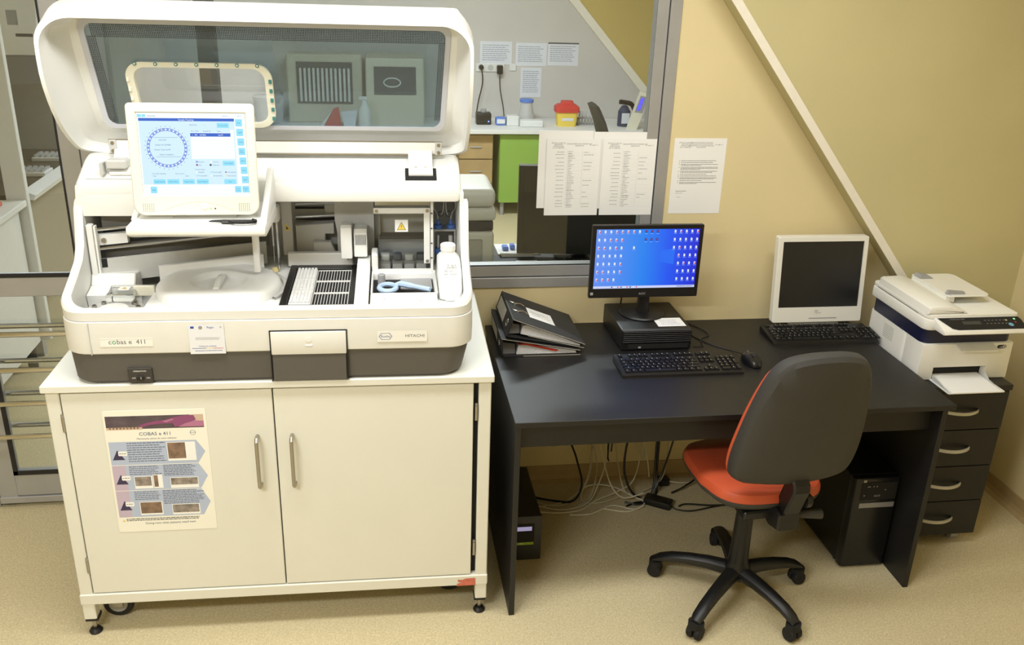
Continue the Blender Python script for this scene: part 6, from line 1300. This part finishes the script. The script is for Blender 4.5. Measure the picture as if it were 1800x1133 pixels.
# left side, seen through the door
b1 = thing('lab_bench', 'white lab bench with tall upright end panel behind the glass door', 'bench', (-2.3, 1.2, 0))
MB().box(-2.75, -1.99, 0.70, 1.40, 0.14, 0.872, 0.003, 1).build('body', M_fw, b1)
MB().box(-2.78, -1.95, 0.66, 1.415, 0.873, 0.905, 0.003, 1).build('worktop', M_fw, b1)
MB().box(-2.045, -1.945, 1.416, 1.455, 0.14, 2.05, 0.003, 1).build('upright_panel', M_fw, b1)
for x in (-2.7, -2.03):
    for y in (0.75, 1.35): MB().cyl((x, y, 0), 0.025, 0.141, 10).build('foot', M_blackm, b1)
single(MB().box(-2.10, -2.02, 1.15, 1.30, 0.906, 0.93, 0.004, 1), 'reagent_carton', MATS['torn_label_red'], 'reddish carton lying on the white lab bench', 'box', (-2.06, 1.22, 0.906))
b2 = thing('lab_table', 'dark topped lab table with pale front edge behind the white upright panel', 'table', (-2.3, 2.0, 0))
MB().box(-2.85, -1.985, 1.48, 2.75, 0.885, 0.915, 0.002, 1).build('worktop', mat('dark_bench_top', rgb(92, 84, 72), 0.4), b2)
MB().prism([(-1.985, 0.895), (-1.985, 0.935), (-1.925, 0.912), (-1.935, 0.885)], 'y', 1.48, 2.75).build('front_edge', M_fw, b2)
MB().box(-2.80, -2.03, 1.52, 2.70, 0.30, 0.884).build('apron', mat('table_body', rgb(160, 150, 130), 0.6), b2)
for x in (-2.8, -2.08):
    for y in (1.52, 2.66): MB().box(x, x+0.05, y, y+0.05, 0, 0.30).build('leg', M_pgrey, b2)
sb = thing('safety_cabinet', 'white biosafety cabinet with dark grey sash band over the lab table', 'cabinet', (-2.3, 2.1, 0.915))
MB().prism([(-2.80, 1.585), (-1.86, 1.585), (-1.80, 2.15), (-2.80, 2.15)], 'y', 1.64, 2.70, 0.005, 1).build('upper_body', M_fw, sb)
MB().prism([(-2.78, 1.43), (-1.87, 1.45), (-1.865, 1.583), (-2.78, 1.583)], 'y', 1.645, 2.695).build('sash_band', mat('sash_grey', rgb(128, 128, 132), 0.5), sb)
MB().box(-2.80, -2.70, 1.645, 2.69, 0.916, 1.43).build('back_wall', M_inner, sb)
MB().box(-2.69, -2.0, 2.655, 2.69, 0.916, 1.43).build('side_wall', M_inner, sb)
s = Sheet((-1.98, 1.6394, 1.80), (1, 0, 0), (0, 0, -1), sb, 0.0006); s.rect(0.0, 0.0, 0.05, 0.07, M_pgrey, 'notice'); s.rect(0.03, 0.11, 0.11, 0.125, M_ink, 'nameplate'); s.flush()
for k, (x, y) in enumerate(((-2.10, 1.95), (-2.10, 2.35))):
    t = thing('plate_tray', 'white tray of round wells on the dark lab table' + (', beside the pale edge' if k == 0 else ', under the safety cabinet'), 'tray', (x, y, 0.9155))
    MB().box(x-0.10, x+0.10, y-0.07, y+0.07, 0.9155, 0.94, 0.004, 1).build('tray', M_fw, t)
    wl = MB()
    for i in range(6):
        for j in range(4): wl.lathe([(0.011, 0), (0.012, 0.012), (0.008, 0.012)], (x-0.08+i*0.032, y-0.048+j*0.032, 0.940), 8)
    o = wl.build('wells', M_frost, t); o['kind'] = 'stuff'
